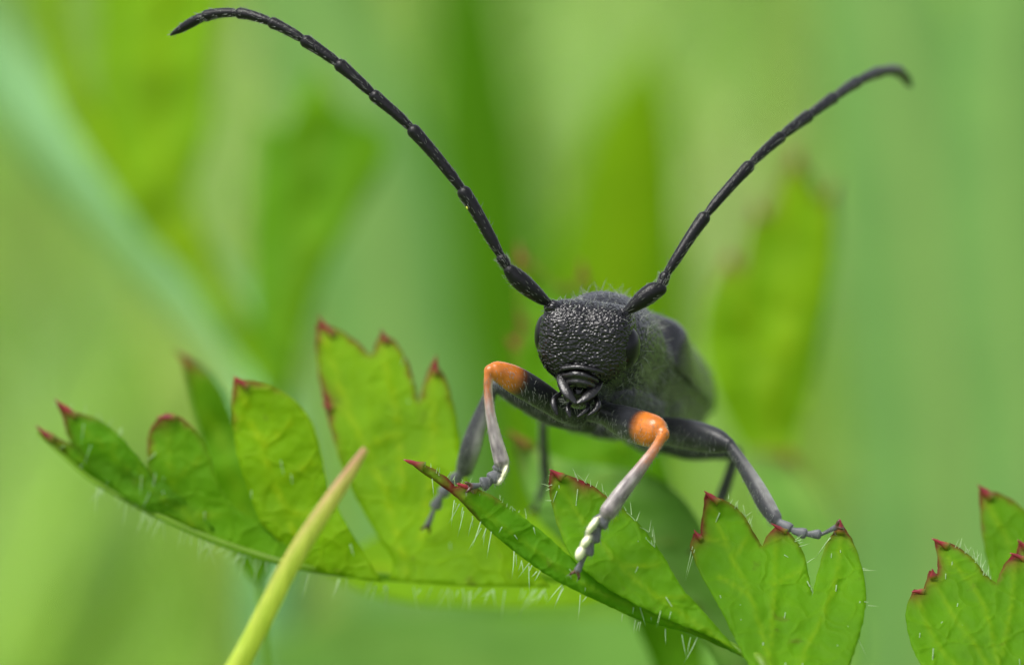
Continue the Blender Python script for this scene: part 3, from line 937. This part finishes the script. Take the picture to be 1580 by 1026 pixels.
# ------------------------------------------------------------------ foreground grass blade
def build_fore_blade():
    path = [(262, 1190), (367, 1026), (450, 868), (505, 780), (540, 729), (564, 692)]
    wd = [17, 16.5, 15, 12.5, 9.5, 5]
    gp = P(262, 1190, -0.46)
    base = Vector((gp.x - 0.8, gp.y, ground_z(gp.x - 0.8, gp.y) - 0.05))
    R = catmull(path, wd, 10)
    V, F, T = [], [], []
    W = 7
    # root part
    rows = []
    for i in range(12):
        t = i / 12
        q = base.lerp(P(*path[0], -0.46), t) + Vector((-0.3 * math.sin(t * math.pi), 0, 0))
        rows.append((q, (18 + 4 * t) / K, 0))
    for i, (x, y, w_) in enumerate(R):
        rows.append((P(x, y, -0.46 - 0.02 * i / len(R)), w_ / K, max(0, (1000 - y) / 310) if y < 1000 else 0))
    for i, (q, w_, pk) in enumerate(rows):
        a = rows[max(0, i - 1)][0]; b = rows[min(len(rows) - 1, i + 1)][0]
        tg = (b - a).normalized()
        side = tg.cross(-FWD).normalized()
        for j in range(W):
            s = -1 + 2 * j / (W - 1)
            V.append(q + side * (s * w_) - FWD * (0.32 * w_ * (1 - abs(s) ** 1.3)))
            # pink flush: along the left flank and at the point
            T.append((min(1, max(0, pk ** 3 * 0.6 + pk ** 1.2 * 0.75 * max(0, -s))), 0, 0, 1))
    m = len(V)
    V += [v + FWD * 0.008 for v in V]
    T += T
    n = len(rows)
    for i in range(n - 1):
        for j in range(W - 1):
            a = i * W + j
            F.append((a, a + W, a + W + 1, a + 1)); F.append((a + m, a + 1 + m, a + W + 1 + m, a + W + m))
        for a, b in ((i * W, (i + 1) * W), ((i + 1) * W + W - 1, i * W + W - 1)):
            F.append((b, a, a + m, b + m))
    mm, t, N, L = new_mat('pink_tipped_grass')
    out = N.new('ShaderNodeOutputMaterial'); bs = N.new('ShaderNodeBsdfPrincipled')
    at = N.new('ShaderNodeAttribute'); at.attribute_name = 'tint'
    sp = N.new('ShaderNodeSeparateColor'); L.new(at.outputs[0], sp.inputs[0])
    tc = N.new('ShaderNodeTexCoord'); mp = N.new('ShaderNodeMapping'); mp.inputs['Scale'].default_value = (30, 30, 4)
    mp.inputs['Rotation'].default_value = (0, math.radians(-33), 0)
    L.new(tc.outputs['Object'], mp.inputs[0])
    ns = N.new('ShaderNodeTexNoise'); ns.inputs['Scale'].default_value = 2; L.new(mp.outputs[0], ns.inputs[0])
    g = N.new('ShaderNodeMix'); g.data_type = 'RGBA'; L.new(ns.outputs['Fac'], g.inputs[0])
    g.inputs[6].default_value = (0.34, 0.50, 0.02, 1); g.inputs[7].default_value = (0.50, 0.60, 0.06, 1)
    h = N.new('ShaderNodeMix'); h.data_type = 'RGBA'; L.new(sp.outputs[0], h.inputs[0]); L.new(g.outputs[2], h.inputs[6]); h.inputs[7].default_value = (0.50, 0.24, 0.17, 1)
    bp = N.new('ShaderNodeBump'); bp.inputs['Strength'].default_value = 0.6; bp.inputs['Distance'].default_value = 0.01
    L.new(ns.outputs['Fac'], bp.inputs['Height']); L.new(bp.outputs[0], bs.inputs['Normal'])
    L.new(h.outputs[2], bs.inputs['Base Color']); bs.inputs['Roughness'].default_value = 0.45
    tl = N.new('ShaderNodeBsdfTranslucent'); L.new(h.outputs[2], tl.inputs[0])
    mx = N.new('ShaderNodeMixShader'); mx.inputs[0].default_value = 0.35
    L.new(bs.outputs[0], mx.inputs[1]); L.new(tl.outputs[0], mx.inputs[2]); L.new(mx.outputs[0], out.inputs[0])
    o = mesh_obj('grass_blade', V, F, mm, attrs={'tint': T})
    tag(o, 'pale yellow-green grass blade with a pinkish point leaning before the leaf', 'grass blade')


build_fore_blade()

# ------------------------------------------------------------------ the beetle
BLK = (0.003, 0.003, 0.004)
GRY = (0.012, 0.013, 0.016)
FELT = (0.085, 0.09, 0.095)
ORG = (0.42, 0.125, 0.016)
PALE = (0.62, 0.62, 0.42)

src_V, src_F, src_C, src_tag = [], [], [], []


def add_src(V, F, cols, tagid):
    b = len(src_V)
    src_V.extend(V)
    src_F.extend([tuple(i + b for i in f) for f in F])
    src_C.extend(cols)
    src_tag.extend([tagid] * len(V))


def mixc(a, b, t):
    t = min(1, max(0, t))
    t = t * t * (3 - 2 * t)
    return tuple(x * (1 - t) + y * t for x, y in zip(a, b))


# head frame: faces the camera, turned a little to the viewer's left
HC = P(906, 527, 0.075)
hf = (-FWD * 0.985 - RIGHT * 0.13 - UP * 0.10).normalized()
roll = math.radians(-5.5)
hr0 = (RIGHT - hf * RIGHT.dot(hf)).normalized()
hu0 = hr0.cross(-hf) * -1
if hu0.dot(UP) < 0:
    hu0 = -hu0
hr = hr0 * math.cos(roll) + hu0 * math.sin(roll)
hu = hu0 * math.cos(roll) - hr0 * math.sin(roll)


def build_head():
    nu, nv = 96, 64
    V, F = [], []
    A, B, H = 73 / K, 0.085, 62 / K
    for j in range(nv + 1):
        th = math.pi * j / nv
        for i in range(nu):
            ph = 2 * math.pi * i / nu
            d = np.array([math.sin(th) * math.cos(ph), math.sin(th) * math.sin(ph), math.cos(th)])
            p = 4.2
            r = (abs(d[0]) ** p + abs(d[1]) ** p + abs(d[2]) ** p) ** (-1 / p)
            x, y, z = d * r
            # narrowing towards the mouth, softly narrower crown
            k = 1.0 - 0.42 * max(0, -z - 0.3) ** 1.2 - 0.03 * max(0, z) ** 2
            x *= k
            # front: flat frons, receding crown, shallow groove between the antennae
            if y > 0:
                y *= 1.0 - 0.22 * max(0, z) ** 2.5
                y -= 0.025 * math.exp(-(x / 0.12) ** 2) * max(0, z + 0.2)
            V.append(HC + hr * (x * A) + hf * (y * B) + hu * (z * H))
    for j in range(nv):
        for i in range(nu):
            a, b = j * nu + i, j * nu + (i + 1) % nu
            F.append((a, b, b + nu, a + nu))
    add_src(V, F, [(*BLK, 0.0)] * len(V), 1)
    # antennal sockets, brow knobs
    for (px, py) in ((853, 474), (960, 486)):
        v, f = ellipsoid(P(px, py, 0.035), (hr * 0.018, hf * 0.02, hu * 0.014))
        add_src(v, f, [(*BLK, 0.1)] * len(v), 1)
    # clypeus plate and cheeks leading down to the mouth
    v, f = ellipsoid(P(894, 580, 0.045), (hr * 0.050, hf * 0.040, hu * 0.028)); add_src(v, f, [(*BLK, 0.0)] * len(v), 2)
    v, f = ellipsoid(P(894, 604, 0.055), (hr * 0.034, hf * 0.045, hu * 0.035)); add_src(v, f, [(*BLK, 0.2)] * len(v), 2)


build_head()

# trunk: pronotum, thorax and abdomen
tr = [((914, 527, .10), .080), ((922, 528, .15), .100), ((932, 532, .22), .108), ((944, 540, .30), .109), ((955, 550, .37), .100), ((965, 562, .43), .108),
      ((985, 582, .58), .116), ((1005, 600, .78), .114), ((1020, 614, .98), .105), ((1032, 626, 1.14), .075), ((1038, 634, 1.22), .03)]
V, F, T = tube([P(*p) for p, r in tr], [r for p, r in tr], 64, 8)
cols = []
for v, t in zip(V, T):
    cols.append((*mixc(GRY, FELT, 0.12), 0.3))
add_src(V, F, cols, 3)
# side plates of the thorax
for c, a, b, e in (((1000, 592, .44), .040, .055, .09), ((1022, 622, .56), .045, .05, .10), ((975, 600, .33), .035, .045, .07), ((1030, 650, .75), .045, .04, .10)):
    v, f = ellipsoid(P(*c), (RIGHT * a + UP * 0.01, UP * b - RIGHT * 0.012, FWD * e), 28, 20)
    add_src(v, f, [(*mixc(GRY, FELT, 0.45), 0.4)] * len(v), 3)
# throat and sides of the breast
for a, b, r in (((905, 590, .14), (960, 612, .30), .05), ((975, 625, .42), (1010, 650, .72), .07), ((940, 610, .2), (985, 640, .4), .055)):
    v, f, t = tube([P(*a), P(*b)], [r, r], 20, 6)
    add_src(v, f, [(*mixc(GRY, FELT, 0.3), 1.0)] * len(v), 3)


def leg(coxa, femur, tibia, tarsus, fw, tw, front, sd_=1, pads=None, felt=0.5, tag_=4, pale=1.0):
    """femur/tibia/tarsus: picture points with depth; fw, tw: half widths in pixels"""
    # coxa
    v, f, t = tube([P(*coxa[0]), P(*coxa[1])], [20 / K, 17 / K], 16, 5)
    add_src(v, f, [(*GRY, 0.8)] * len(v), tag_)
    v, f, t = tube([P(*p) for p in femur], [w_ / K for w_ in fw], 24, 10, flat=0.85)
    add_src(v, f, [((*mixc(GRY, ORG, (q - 0.46) / 0.16), 0.25 + 0.3 * (q < .5)) if front else (*mixc(GRY, FELT, 0.25), 0.5)) for q in t], tag_)
    v, f, t = tube([P(*p) for p in tibia], [w_ / K for w_ in tw], 20, 10, flat=0.8)
    cc = []
    sdn = 20
    for vi, q in enumerate(t):
        rg = vi // sdn
        ring = v[rg * sdn:(rg + 1) * sdn] if vi < len(v) - 2 else [v[vi]]
        ctr = sum(ring, Vector((0, 0, 0))) / len(ring)
        ox = (v[vi] - ctr).normalized() if (v[vi] - ctr).length > 1e-6 else Vector((0, 0, 0))
        shin_highlight = max(0, ox.dot((RIGHT * sd_ * 0.8 - FWD * 0.6).normalized())) ** 2  # side highlight of middle and hind shins, painted in as paler pigment
        if front:
            ns_ = noise.noise(Vector((vi % sdn * 1.7, q * 9, sd_)))
            low = mixc((0.10, 0.085, 0.09), (0.30, 0.27, 0.26), 0.5 + 0.8 * ns_)
            c0 = mixc(ORG, low, (q - 0.10) / 0.5 + 0.25 * ns_)
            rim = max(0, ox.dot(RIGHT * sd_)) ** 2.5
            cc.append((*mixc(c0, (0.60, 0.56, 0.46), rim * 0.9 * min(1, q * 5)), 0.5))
        else:
            cc.append((*mixc(mixc(GRY, FELT, 0.35), (0.34, 0.34, 0.32), pale * shin_highlight * min(1, q * 1.8) * (1 if q < .9 else .4)), 0.8))  # pale scales the painted highlight
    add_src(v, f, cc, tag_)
    # tarsus: heart-shaped pads, each widening towards its end
    pts = [Vector(P(*p)) for p in tarsus]
    for i in range(len(pts) - 1):
        a, b = pts[i], pts[i + 1]
        last = i == len(pts) - 2
        w_ = tw[-1] / K * (0.46 if last else (1.0 if front else 0.85) - 0.07 * i)
        prof = [0.52, 0.68, 0.92, 0.86] if not last else [0.55, 0.6, 0.75, 0.9]
        v, f, t = tube([a, a.lerp(b, .3), a.lerp(b, .7), a.lerp(b, .9)] if not last else [a, a.lerp(b, .35), a.lerp(b, .75), b], [w_ * k for k in prof], 16, 5, flat=0.7, updir=FWD.cross(b - a).normalized(), round_ends=False)
        add_src(v, f, [(*mixc(GRY, FELT, 0.5 + felt), 0.9)] * len(v), tag_)
    d = (pts[-1] - pts[-2]).normalized()
    side = d.cross(FWD).normalized()
    for s in (-1, 1):
        e = pts[-1]
        v, f, t = tube([e, e + d * .010 + side * .008 * s, e + d * .016 + side * .010 * s - FWD * -0.004], [.0042, .0034, .0014], 8, 4)
        add_src(v, f, [(0.06, 0.025, 0.012, 0.1)] * len(v), tag_)
    for (px, py, dd, rx, ry, ang) in (pads or []):
        u = RIGHT * math.cos(ang) + UP * math.sin(ang)
        w2 = UP * math.cos(ang) - RIGHT * math.sin(ang)
        v, f = ellipsoid(P(px, py, dd), (u * (rx / K), w2 * (ry / K), FWD * (ry / K)), 16, 10)
        add_src(v, f, [(*PALE, 0.4)] * len(v), tag_)


# front leg on the viewer's left
leg([(890, 640, .17), (862, 632, .12)], [(872, 636, .13), (838, 612, .08), (798, 588, .03), (770, 574, .0), (757, 573, -.01)], [(755, 573, -.01), (753, 600, -.015), (757, 640, -.02), (765, 678, -.02), (774, 712, -.02)],
    [(776, 712, -.02), (771, 728, -.02), (757, 742, -.025), (742, 748, -.03), (728, 750, -.04)], [17, 21, 22, 17, 12], [9.5, 8, 9.5, 12, 14.5], True,
    pads=[(779, 728, -.022, 4, 13, -0.35), (772, 742, -.022, 4, 9, -0.7)])
# front leg on the viewer's right
leg([(915, 632, .16), (945, 640, .10)], [(938, 640, .10), (962, 650, .05), (990, 660, .0), (1012, 666, -.035), (1022, 670, -.05)], [(1023, 672, -.055), (1008, 696, -.08), (985, 727, -.10), (958, 762, -.115), (938, 790, -.125)],
    [(936, 792, -.125), (922, 812, -.127), (911, 836, -.128), (903, 856, -.125), (891, 880, -.12)], [19, 25, 27, 24, 13], [8.5, 8.5, 11, 13.5, 15], True, -1,
    pads=[(914, 811, -.135, 6, 17, -0.6), (904, 835, -.135, 6.5, 13, -0.65), (895, 853, -.135, 7.5, 12, -0.35)])
# middle legs
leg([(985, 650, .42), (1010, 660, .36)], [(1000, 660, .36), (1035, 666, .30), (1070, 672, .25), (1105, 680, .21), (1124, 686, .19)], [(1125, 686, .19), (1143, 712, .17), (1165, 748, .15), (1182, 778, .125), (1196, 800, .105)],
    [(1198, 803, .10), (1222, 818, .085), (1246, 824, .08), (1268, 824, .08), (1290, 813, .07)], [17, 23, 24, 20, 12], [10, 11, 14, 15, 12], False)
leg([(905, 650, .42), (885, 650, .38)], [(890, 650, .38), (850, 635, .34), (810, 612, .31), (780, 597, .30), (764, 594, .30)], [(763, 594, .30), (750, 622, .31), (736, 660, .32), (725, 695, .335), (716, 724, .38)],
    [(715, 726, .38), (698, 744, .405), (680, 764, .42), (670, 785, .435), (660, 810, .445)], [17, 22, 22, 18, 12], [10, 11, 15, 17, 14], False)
# hind legs
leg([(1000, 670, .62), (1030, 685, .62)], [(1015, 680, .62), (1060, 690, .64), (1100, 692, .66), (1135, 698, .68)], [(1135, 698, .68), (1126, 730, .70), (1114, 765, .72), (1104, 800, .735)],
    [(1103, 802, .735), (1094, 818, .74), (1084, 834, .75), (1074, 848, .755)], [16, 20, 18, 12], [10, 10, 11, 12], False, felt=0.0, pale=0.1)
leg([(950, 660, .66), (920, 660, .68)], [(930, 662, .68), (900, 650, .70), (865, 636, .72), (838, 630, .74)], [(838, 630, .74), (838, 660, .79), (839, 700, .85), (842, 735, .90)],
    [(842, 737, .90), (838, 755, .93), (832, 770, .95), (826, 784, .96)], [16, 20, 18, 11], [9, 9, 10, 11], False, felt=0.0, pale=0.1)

beetle_base = P(930, 760, 0.2)


def build_body():
    me = bpy.data.meshes.new('src')
    me.from_pydata([tuple(v) for v in src_V], [], src_F)
    o = bpy.data.objects.new('src', me)
    C.objects.link(o)
    m = o.modifiers.new('r', 'REMESH')
    m.mode = 'VOXEL'
    m.voxel_size = 0.0015
    dg = bpy.context.evaluated_depsgraph_get()
    ev = o.evaluated_get(dg)
    nm = bpy.data.meshes.new_from_object(ev)
    bpy.data.objects.remove(o)
    n = len(nm.vertices)
    co = np.empty(n * 3); nm.vertices.foreach_get('co', co); co = co.reshape(-1, 3)
    ed = np.empty(len(nm.edges) * 2, dtype=np.int64); nm.edges.foreach_get('vertices', ed); ed = ed.reshape(-1, 2)
    deg = np.bincount(ed.ravel(), minlength=n)[:, None]
    for it in range(4):
        sm = np.zeros_like(co)
        for k in range(3):
            sm[:, k] = np.bincount(ed[:, 0], co[ed[:, 1], k], n) + np.bincount(ed[:, 1], co[ed[:, 0], k], n)
        sm /= np.maximum(deg, 1)
        co = co + (sm - co) * (0.5 if it % 2 == 0 else -0.52 if it == 1 else 0.3)
    kd = kdtree.KDTree(len(src_V))
    for i, v in enumerate(src_V):
        kd.insert(v, i)
    kd.balance()
    idx = np.array([kd.find(c)[1] for c in co])
    col = np.array(src_C)[idx]
    tg = np.array(src_tag)[idx]
    mott = np.array([1 + 0.35 * noise.noise(Vector(c) * 38) + 0.25 * noise.noise(Vector(c) * 110) for c in co])
    col[:, :3] *= mott[:, None]
    # soften pigment borders
    for it in range(6):
        sm = np.zeros_like(col)
        for k in range(4):
            sm[:, k] = np.bincount(ed[:, 0], col[ed[:, 1], k], n) + np.bincount(ed[:, 1], col[ed[:, 0], k], n)
        col = 0.5 * col + 0.5 * sm / np.maximum(deg, 1)
    nm.vertices.foreach_set('co', co.ravel()); nm.update()
    no = np.empty(n * 3); nm.vertices.foreach_get('normal', no); no = no.reshape(-1, 3)
    # sculptured face: pits with raised, mostly transverse ridges; weaker on the pronotum
    hcv, hrv, huv, hfv = (np.array(tuple(q)) for q in (HC, hr, hu, hf))
    rel = co - hcv
    lx, ly, lz = rel @ hrv, rel @ hfv, rel @ huv
    for i in np.where((tg == 1) & (ly > -0.03))[0]:
        q = Vector((lx[i] * 120, ly[i] * 140, lz[i] * 185))
        q += Vector((noise.noise(q * 0.35), noise.noise(q * 0.35 + Vector((9, 1, 4))), noise.noise(q * 0.35 + Vector((3, 7, 2))))) * 0.9
        d = noise.voronoi(q)[0]
        pit = max(0, 1 - d[0] / 0.55)
        ridge = math.exp(-((d[1] - d[0]) / 0.16) ** 2)
        h = -0.0027 * pit + 0.0009 * ridge + 0.0010 * noise.noise(Vector((lx[i] * 45, 0, lz[i] * 190)))
        fade = min(1, max(0, (ly[i] + 0.03) / 0.03))
        co[i] += no[i] * h * fade
    for i in np.where(tg == 3)[0]:
        q = Vector(co[i]) * 95
        d = noise.voronoi(q)[0]
        co[i] += no[i] * (-0.0022 * max(0, 1 - d[0] / 0.6))
    nm.vertices.foreach_set('co', co.ravel())
    nm.polygons.foreach_set('use_smooth', [True] * len(nm.polygons))
    nm.materials.clear(); nm.materials.append(M['cuticle'])
    a = nm.color_attributes.new('pigment', 'FLOAT_COLOR', 'POINT')
    a.data.foreach_set('color', col.astype(np.float32).ravel())
    nm.update()
    nm.name = 'body'
    return nm, co, no, tg, col


body_me, bco, bno, btg, bcol = build_body()
beetle = thing('beetle', beetle_base, 'black longhorn beetle with orange knees walking over the leaf tips', 'beetle')
body = bpy.data.objects.new('body', body_me)
C.objects.link(body)
attach(body, beetle)


def sub(name, V, F, mat, parent):
    return mesh_obj(name, V, F, M[mat], parent)


# eyes
for (px, py, d, a, b, c) in ((837, 514, .066, 12, 29, .036), (967, 537, .040, 21, 33, .038)):
    v, f = ellipsoid(P(px, py, d), (hr * (a / K), hf * c, hu * (b / K)), 40, 28)
    e = sub('eye', v, f, 'eye', body)
# mouthparts
def strip(name, rows, mat, thick=0.012):
    """curved plate: rows of (x, y, depth) picture points"""
    R = [catmull([tuple(p) for p in r], n=6) for r in rows]
    nr, nc = len(R), len(R[0])
    V = [P(*q) for r in R for q in r]
    m = len(V)
    V += [P(q[0], q[1], q[2] + thick) for r in R for q in r]
    F = []
    for i in range(nr - 1):
        for j in range(nc - 1):
            a = i * nc + j
            F.append((a, a + 1, a + nc + 1, a + nc)); F.append((a + m, a + nc + m, a + nc + 1 + m, a + 1 + m))
    loop = [j for j in range(nc)] + [i * nc + nc - 1 for i in range(1, nr)] + [(nr - 1) * nc + j for j in range(nc - 2, -1, -1)] + [i * nc for i in range(nr - 2, 0, -1)]
    for a, b in zip(loop, loop[1:] + loop[:1]):
        F.append((b, a, a + m, b + m))
    return sub(name, V, F, mat, body)


strip('clypeus', [[(864, 565, .0), (890, 562, -.012), (915, 566, -.012), (938, 572, .0)], [(866, 572, -.006), (890, 569, -.020), (913, 573, -.020), (932, 579, -.006)]], 'mouth')
lab = []
for yy, dd_, hw in ((570, .0, 1.0), (573, -.018, 1.0), (578, -.023, 0.99), (583, -.021, 0.97), (585, -.014, 0.96), (588, -.019, 0.94), (593, -.018, 0.88), (597, -.010, 0.80), (599, .004, 0.74)):
    lab.append([(895 - 28 * hw, yy + 1, dd_ + .022), (884, yy - 1, dd_ + .003), (897, yy, dd_), (909, yy + 3, dd_ + .003), (895 + 29 * hw, yy + 9, dd_ + .022)])
strip('labrum', lab, 'mouth')
for pts, rad in (([(866, 574, .02), (868, 590, .0), (876, 607, -.016), (888, 621, -.024)], [6.5, 8.5, 8.5, 3.5]),
                 ([(926, 586, .02), (918, 600, .0), (906, 612, -.016), (892, 621, -.026)], [6.5, 8.5, 8.5, 3.5])):
    v, f, t = tube([P(*p) for p in pts], [r / K for r in rad], 20, 8, flat=0.55, updir=RIGHT)
    sub('mandible', v, f, 'mouth', body)
for pts, rad in (([(866, 606, .03), (855, 616, .0), (855, 628, -.01), (859, 640, -.014)], [3, 5, 5.5, 2.5]),
                 ([(884, 618, .02), (877, 626, .0), (876, 634, -.008), (879, 643, -.012)], [3, 3.5, 4.5, 3]),
                 ([(902, 618, .02), (908, 628, .0), (902, 636, -.006), (892, 643, -.01)], [3, 3.5, 4.5, 3]),
                 ([(918, 606, .03), (922, 622, .0), (920, 632, -.006), (908, 641, -.012)], [3, 5, 5.5, 2.5])):
    v, f, t = tube([P(*p) for p in pts], [r / K for r in rad], 14, 7)
    sub('palp', v, f, 'mouth', body)

# wing cases
def elytron(side):
    """side +1 the viewer's right"""
    R = catmull([(*p, r) for p, r in [((958, 548, .385), .070), ((962, 555, .41), .106), ((972, 566, .48), .124), ((988, 584, .60), .124), ((1006, 601, .80), .123), ((1021, 615, 1.0), .114), ((1034, 628, 1.16), .085), ((1041, 636, 1.26), .035)]], n=8)
    pos = [P(*r[:3]) for r in R]
    n, W = len(R), 22
    V, F = [], []
    for i in range(n):
        tg = (pos[min(i + 1, n - 1)] - pos[max(i - 1, 0)]).normalized()
        u = (UP - tg * UP.dot(tg)).normalized()
        s = tg.cross(u).normalized()
        if s.dot(RIGHT) < 0:
            s = -s
        for j in range(W):
            a = math.radians(2 + 98 * j / (W - 1))
            rr = R[i][3]
            # humeral bump
            bump = 0.016 * math.exp(-((i - 12) / 6) ** 2 - ((j - 12) / 4) ** 2)
            flatt = 1 - 0.07 * math.exp(-(a / 0.5) ** 2)
            dep = 0.0016 * noise.noise(Vector((i * 1.3, j * 1.1, side)))
            q = pos[i] + (u * math.cos(a) * flatt + s * (side * math.sin(a))) * (rr + bump + dep)
            V.append(q)
    m = len(V)
    for i in range(n):
        for j in range(W):
            q = V[i * W + j]
            V.append(q.lerp(pos[i], 0.08))
    for i in range(n - 1):
        for j in range(W - 1):
            a = i * W + j
            F.append((a, a + 1, a + W + 1, a + W)); F.append((a + m, a + W + m, a + W + 1 + m, a + 1 + m))
        for a, b in ((i * W, (i + 1) * W), ((i + 1) * W + W - 1, i * W + W - 1)):
            F.append((a, b, b + m, a + m))
    for i0 in (0, (n - 1) * W):
        for j in range(W - 1):
            F.append((i0 + j, i0 + j + 1, i0 + j + 1 + m, i0 + j + m))
    pig = [(*mixc(GRY, FELT, 0.02), 0.3)] * len(V)
    o = mesh_obj('elytron', V, F, M['cuticle'], body, attrs={'pigment': pig})
    return V[:m], n, W, pos


ely = [elytron(1), elytron(-1)]

# antennae
def antenna(segs, label=None):
    root, fine = None, []
    for i, (name, pts, rad) in enumerate(segs):
        v, f, t = tube([P(*p) for p in pts], [r / K for r in rad], 20, 8)
        if root is None:
            root = mesh_obj('antenna', v, f, M['black'], beetle)
        else:
            sub(name, v, f, 'black', root)
        ax = (P(*pts[-1]) - P(*pts[0])).normalized()
        c0 = [P(*p) for p in pts]
        for _ in range(70 if i else 90):
            q = random.choice(v)
            cc = min(c0, key=lambda k: (k - q).length)
            fine.append((q, ax * 0.9 + (q - cc).normalized() * 0.55 + Vector(rng.normal(0, .15, 3)), random.uniform(.006, .013), 0.0004, Vector((0, 0, 0))))
    V, F = hair_mesh(fine, 3, 2)
    h = mesh_obj('antenna_hair', V, F, M['hair_grey'], root)
    h['kind'] = 'stuff'
    return root


def flag(knots, depth, w0, w1):
    out = []
    n = len(knots) - 1
    for i in range(n):
        (x0, y0), (x1, y1) = knots[i], knots[i + 1]
        # slight arc through the neighbours
        pm = catmull(knots[max(0, i - 1):i + 3], n=8)
        k = 8 * (1 if i > 0 else 0)
        mid = [pm[k + j] for j in (0, 2, 4, 6, 8)] if len(pm) > k + 8 else [np.array([x0 + (x1 - x0) * j / 4, y0 + (y1 - y0) * j / 4]) for j in range(5)]
        dd = [depth((i + j / 4) / n) for j in range(5)]
        wv = (w0 + (w1 - w0) * i / n) * random.uniform(0.94, 1.06)
        prof = [0.60, 0.86, 0.92, 1.0, 1.12] if i < n - 1 else [0.75, 0.9, 0.9, 0.7, 0.22]
        # pull the ends in so that a joint shows between neighbours
        q = [np.array(m) for m in mid]
        q[0] = q[0] + (q[1] - q[0]) * 0.08
        out.append(('flagellum_segment', [(a[0], a[1], b) for a, b in zip(q, dd)], [wv * p for p in prof]))
    return out


antenna([('scape', [(848, 468, .03), (835, 460, .02), (815, 444, .01), (797, 428, .005), (786, 417, .0)], [5, 10, 14, 14, 10]),
         ('pedicel', [(784, 414, .0), (779, 406, .0), (774, 399, .0)], [6.5, 8.5, 9])]
        + flag([(774, 397), (716, 297), (638, 202), (578, 148), (525, 101), (472, 64), (421, 36), (370, 21), (318, 25), (264, 54)], lambda t: 0.0 + 0.16 * t * t, 9.6, 8.2))
antenna([('scape', [(962, 483, .03), (975, 474, .03), (992, 461, .03), (1008, 450, .03), (1019, 446, .03)], [5, 9.5, 14, 14.5, 11]),
         ('pedicel', [(1020, 440, .03), (1023, 433, .035), (1026, 426, .035)], [7, 9, 8.5])]
        + flag([(1027, 425), (1086, 336), (1155, 257), (1204, 212), (1246, 180), (1285, 152), (1321, 128), (1356, 112), (1386, 111), (1406, 134)], lambda t: 0.04 + 0.85 * t ** 1.5, 9.2, 8.6))


# hairs of the beetle
def beetle_hairs():
    it = []
    co, no, tg = bco, bno, btg
    camn = np.array(tuple(CAM))
    vis = ((camn - co) * no).sum(1) > -4.0
    axis = Vector(tuple(P(1005, 600, .78) - P(922, 528, .15))).normalized()

    def pick(mask, n, ln, r, lift, back, jit=0.35):
        ids = np.where(mask & vis)[0]
        for i in rng.choice(ids, min(n, len(ids)), replace=False):
            nn = Vector(no[i])
            j = Vector(rng.normal(0, jit, 3))
            d = nn * lift + axis * back + j
            d = d - nn * min(0, d.dot(nn))
            it.append((Vector(co[i]), d, ln * random.uniform(.5, 1.3), r, axis * random.uniform(-.1, .3) - nn * 0.25))
    rel = co - np.array(tuple(HC))
    ly = rel @ np.array(tuple(hf)); lz = rel @ np.array(tuple(hu)); lx = rel @ np.array(tuple(hr))
    dep = (co - camn) @ np.array(tuple(FWD)) - DIST
    pick((tg == 3) & (dep < 0.40), 330, 0.034, 0.0007, 0.5, 0.3)
    pick((tg == 3) & (dep >= 0.40), 250, 0.03, 0.0008, 0.3, 0.8)
    pick((tg == 1) & (lz > 0.055), 110, 0.020, 0.0006, 0.5, -0.1, 0.5)
    pick((tg == 1) & (lz <= 0.055), 12, 0.010, 0.0004, 0.5, 0.0, 0.5)
    pick((tg == 2), 110, 0.022, 0.0006, 0.6, -0.2)
    lg = (tg == 4) & (bcol[:, 0] < 0.4)
    ids = np.where(lg & vis)[0]
    for i in rng.choice(ids, 2600, replace=False):
        nn = Vector(no[i])
        d = -UP * 0.9 + nn * 0.3 + Vector(rng.normal(0, .25, 3))
        it.append((Vector(co[i]), d, 0.013 * random.uniform(.4, 1.6), 0.00042, -nn * 0.3))
    ids = np.where((tg == 4) & (bcol[:, 0] >= 0.4) & vis)[0]
    for i in rng.choice(ids, 250, replace=False):
        nn = Vector(no[i])
        it.append((Vector(co[i]), nn * 0.5 - UP * 0.7 + Vector(rng.normal(0, .25, 3)), 0.01, 0.0004, -nn * 0.1))
    for V, n, W, pos in ely:
        for _ in range(180):
            k = random.randrange(len(V))
            i = k // W
            q = V[k]
            nn = (q - pos[i]).normalized()
            it.append((q + Vector(rng.normal(0, .003, 3)) - nn * 0.002, axis * 0.8 + nn * 0.3 + Vector(rng.normal(0, .2, 3)), 0.03 * random.uniform(.6, 1.2), 0.0008, -nn * 0.2))
    V, F = hair_mesh(it, 3, 2)
    o = mesh_obj('body_hair', V, F, M['hair_grey'], body)
    o['kind'] = 'stuff'


beetle_hairs()

# a grain of pollen caught on the left antenna
v, f = ellipsoid(P(721.5, 320, -0.004), (RIGHT * 0.0036, FWD * 0.0032, UP * 0.004), 14, 10)
v = [q + Vector((noise.noise(q * 300), noise.noise(q * 300 + Vector((5, 5, 5))), 0)) * 0.0006 for q in v]
pg = mesh_obj('pollen_grain', v, f, plain_mat('pollen', (0.6, 0.62, 0.1), 0.6, 0.3))
tag(pg, 'tiny yellow pollen grain caught on an antenna', 'pollen')
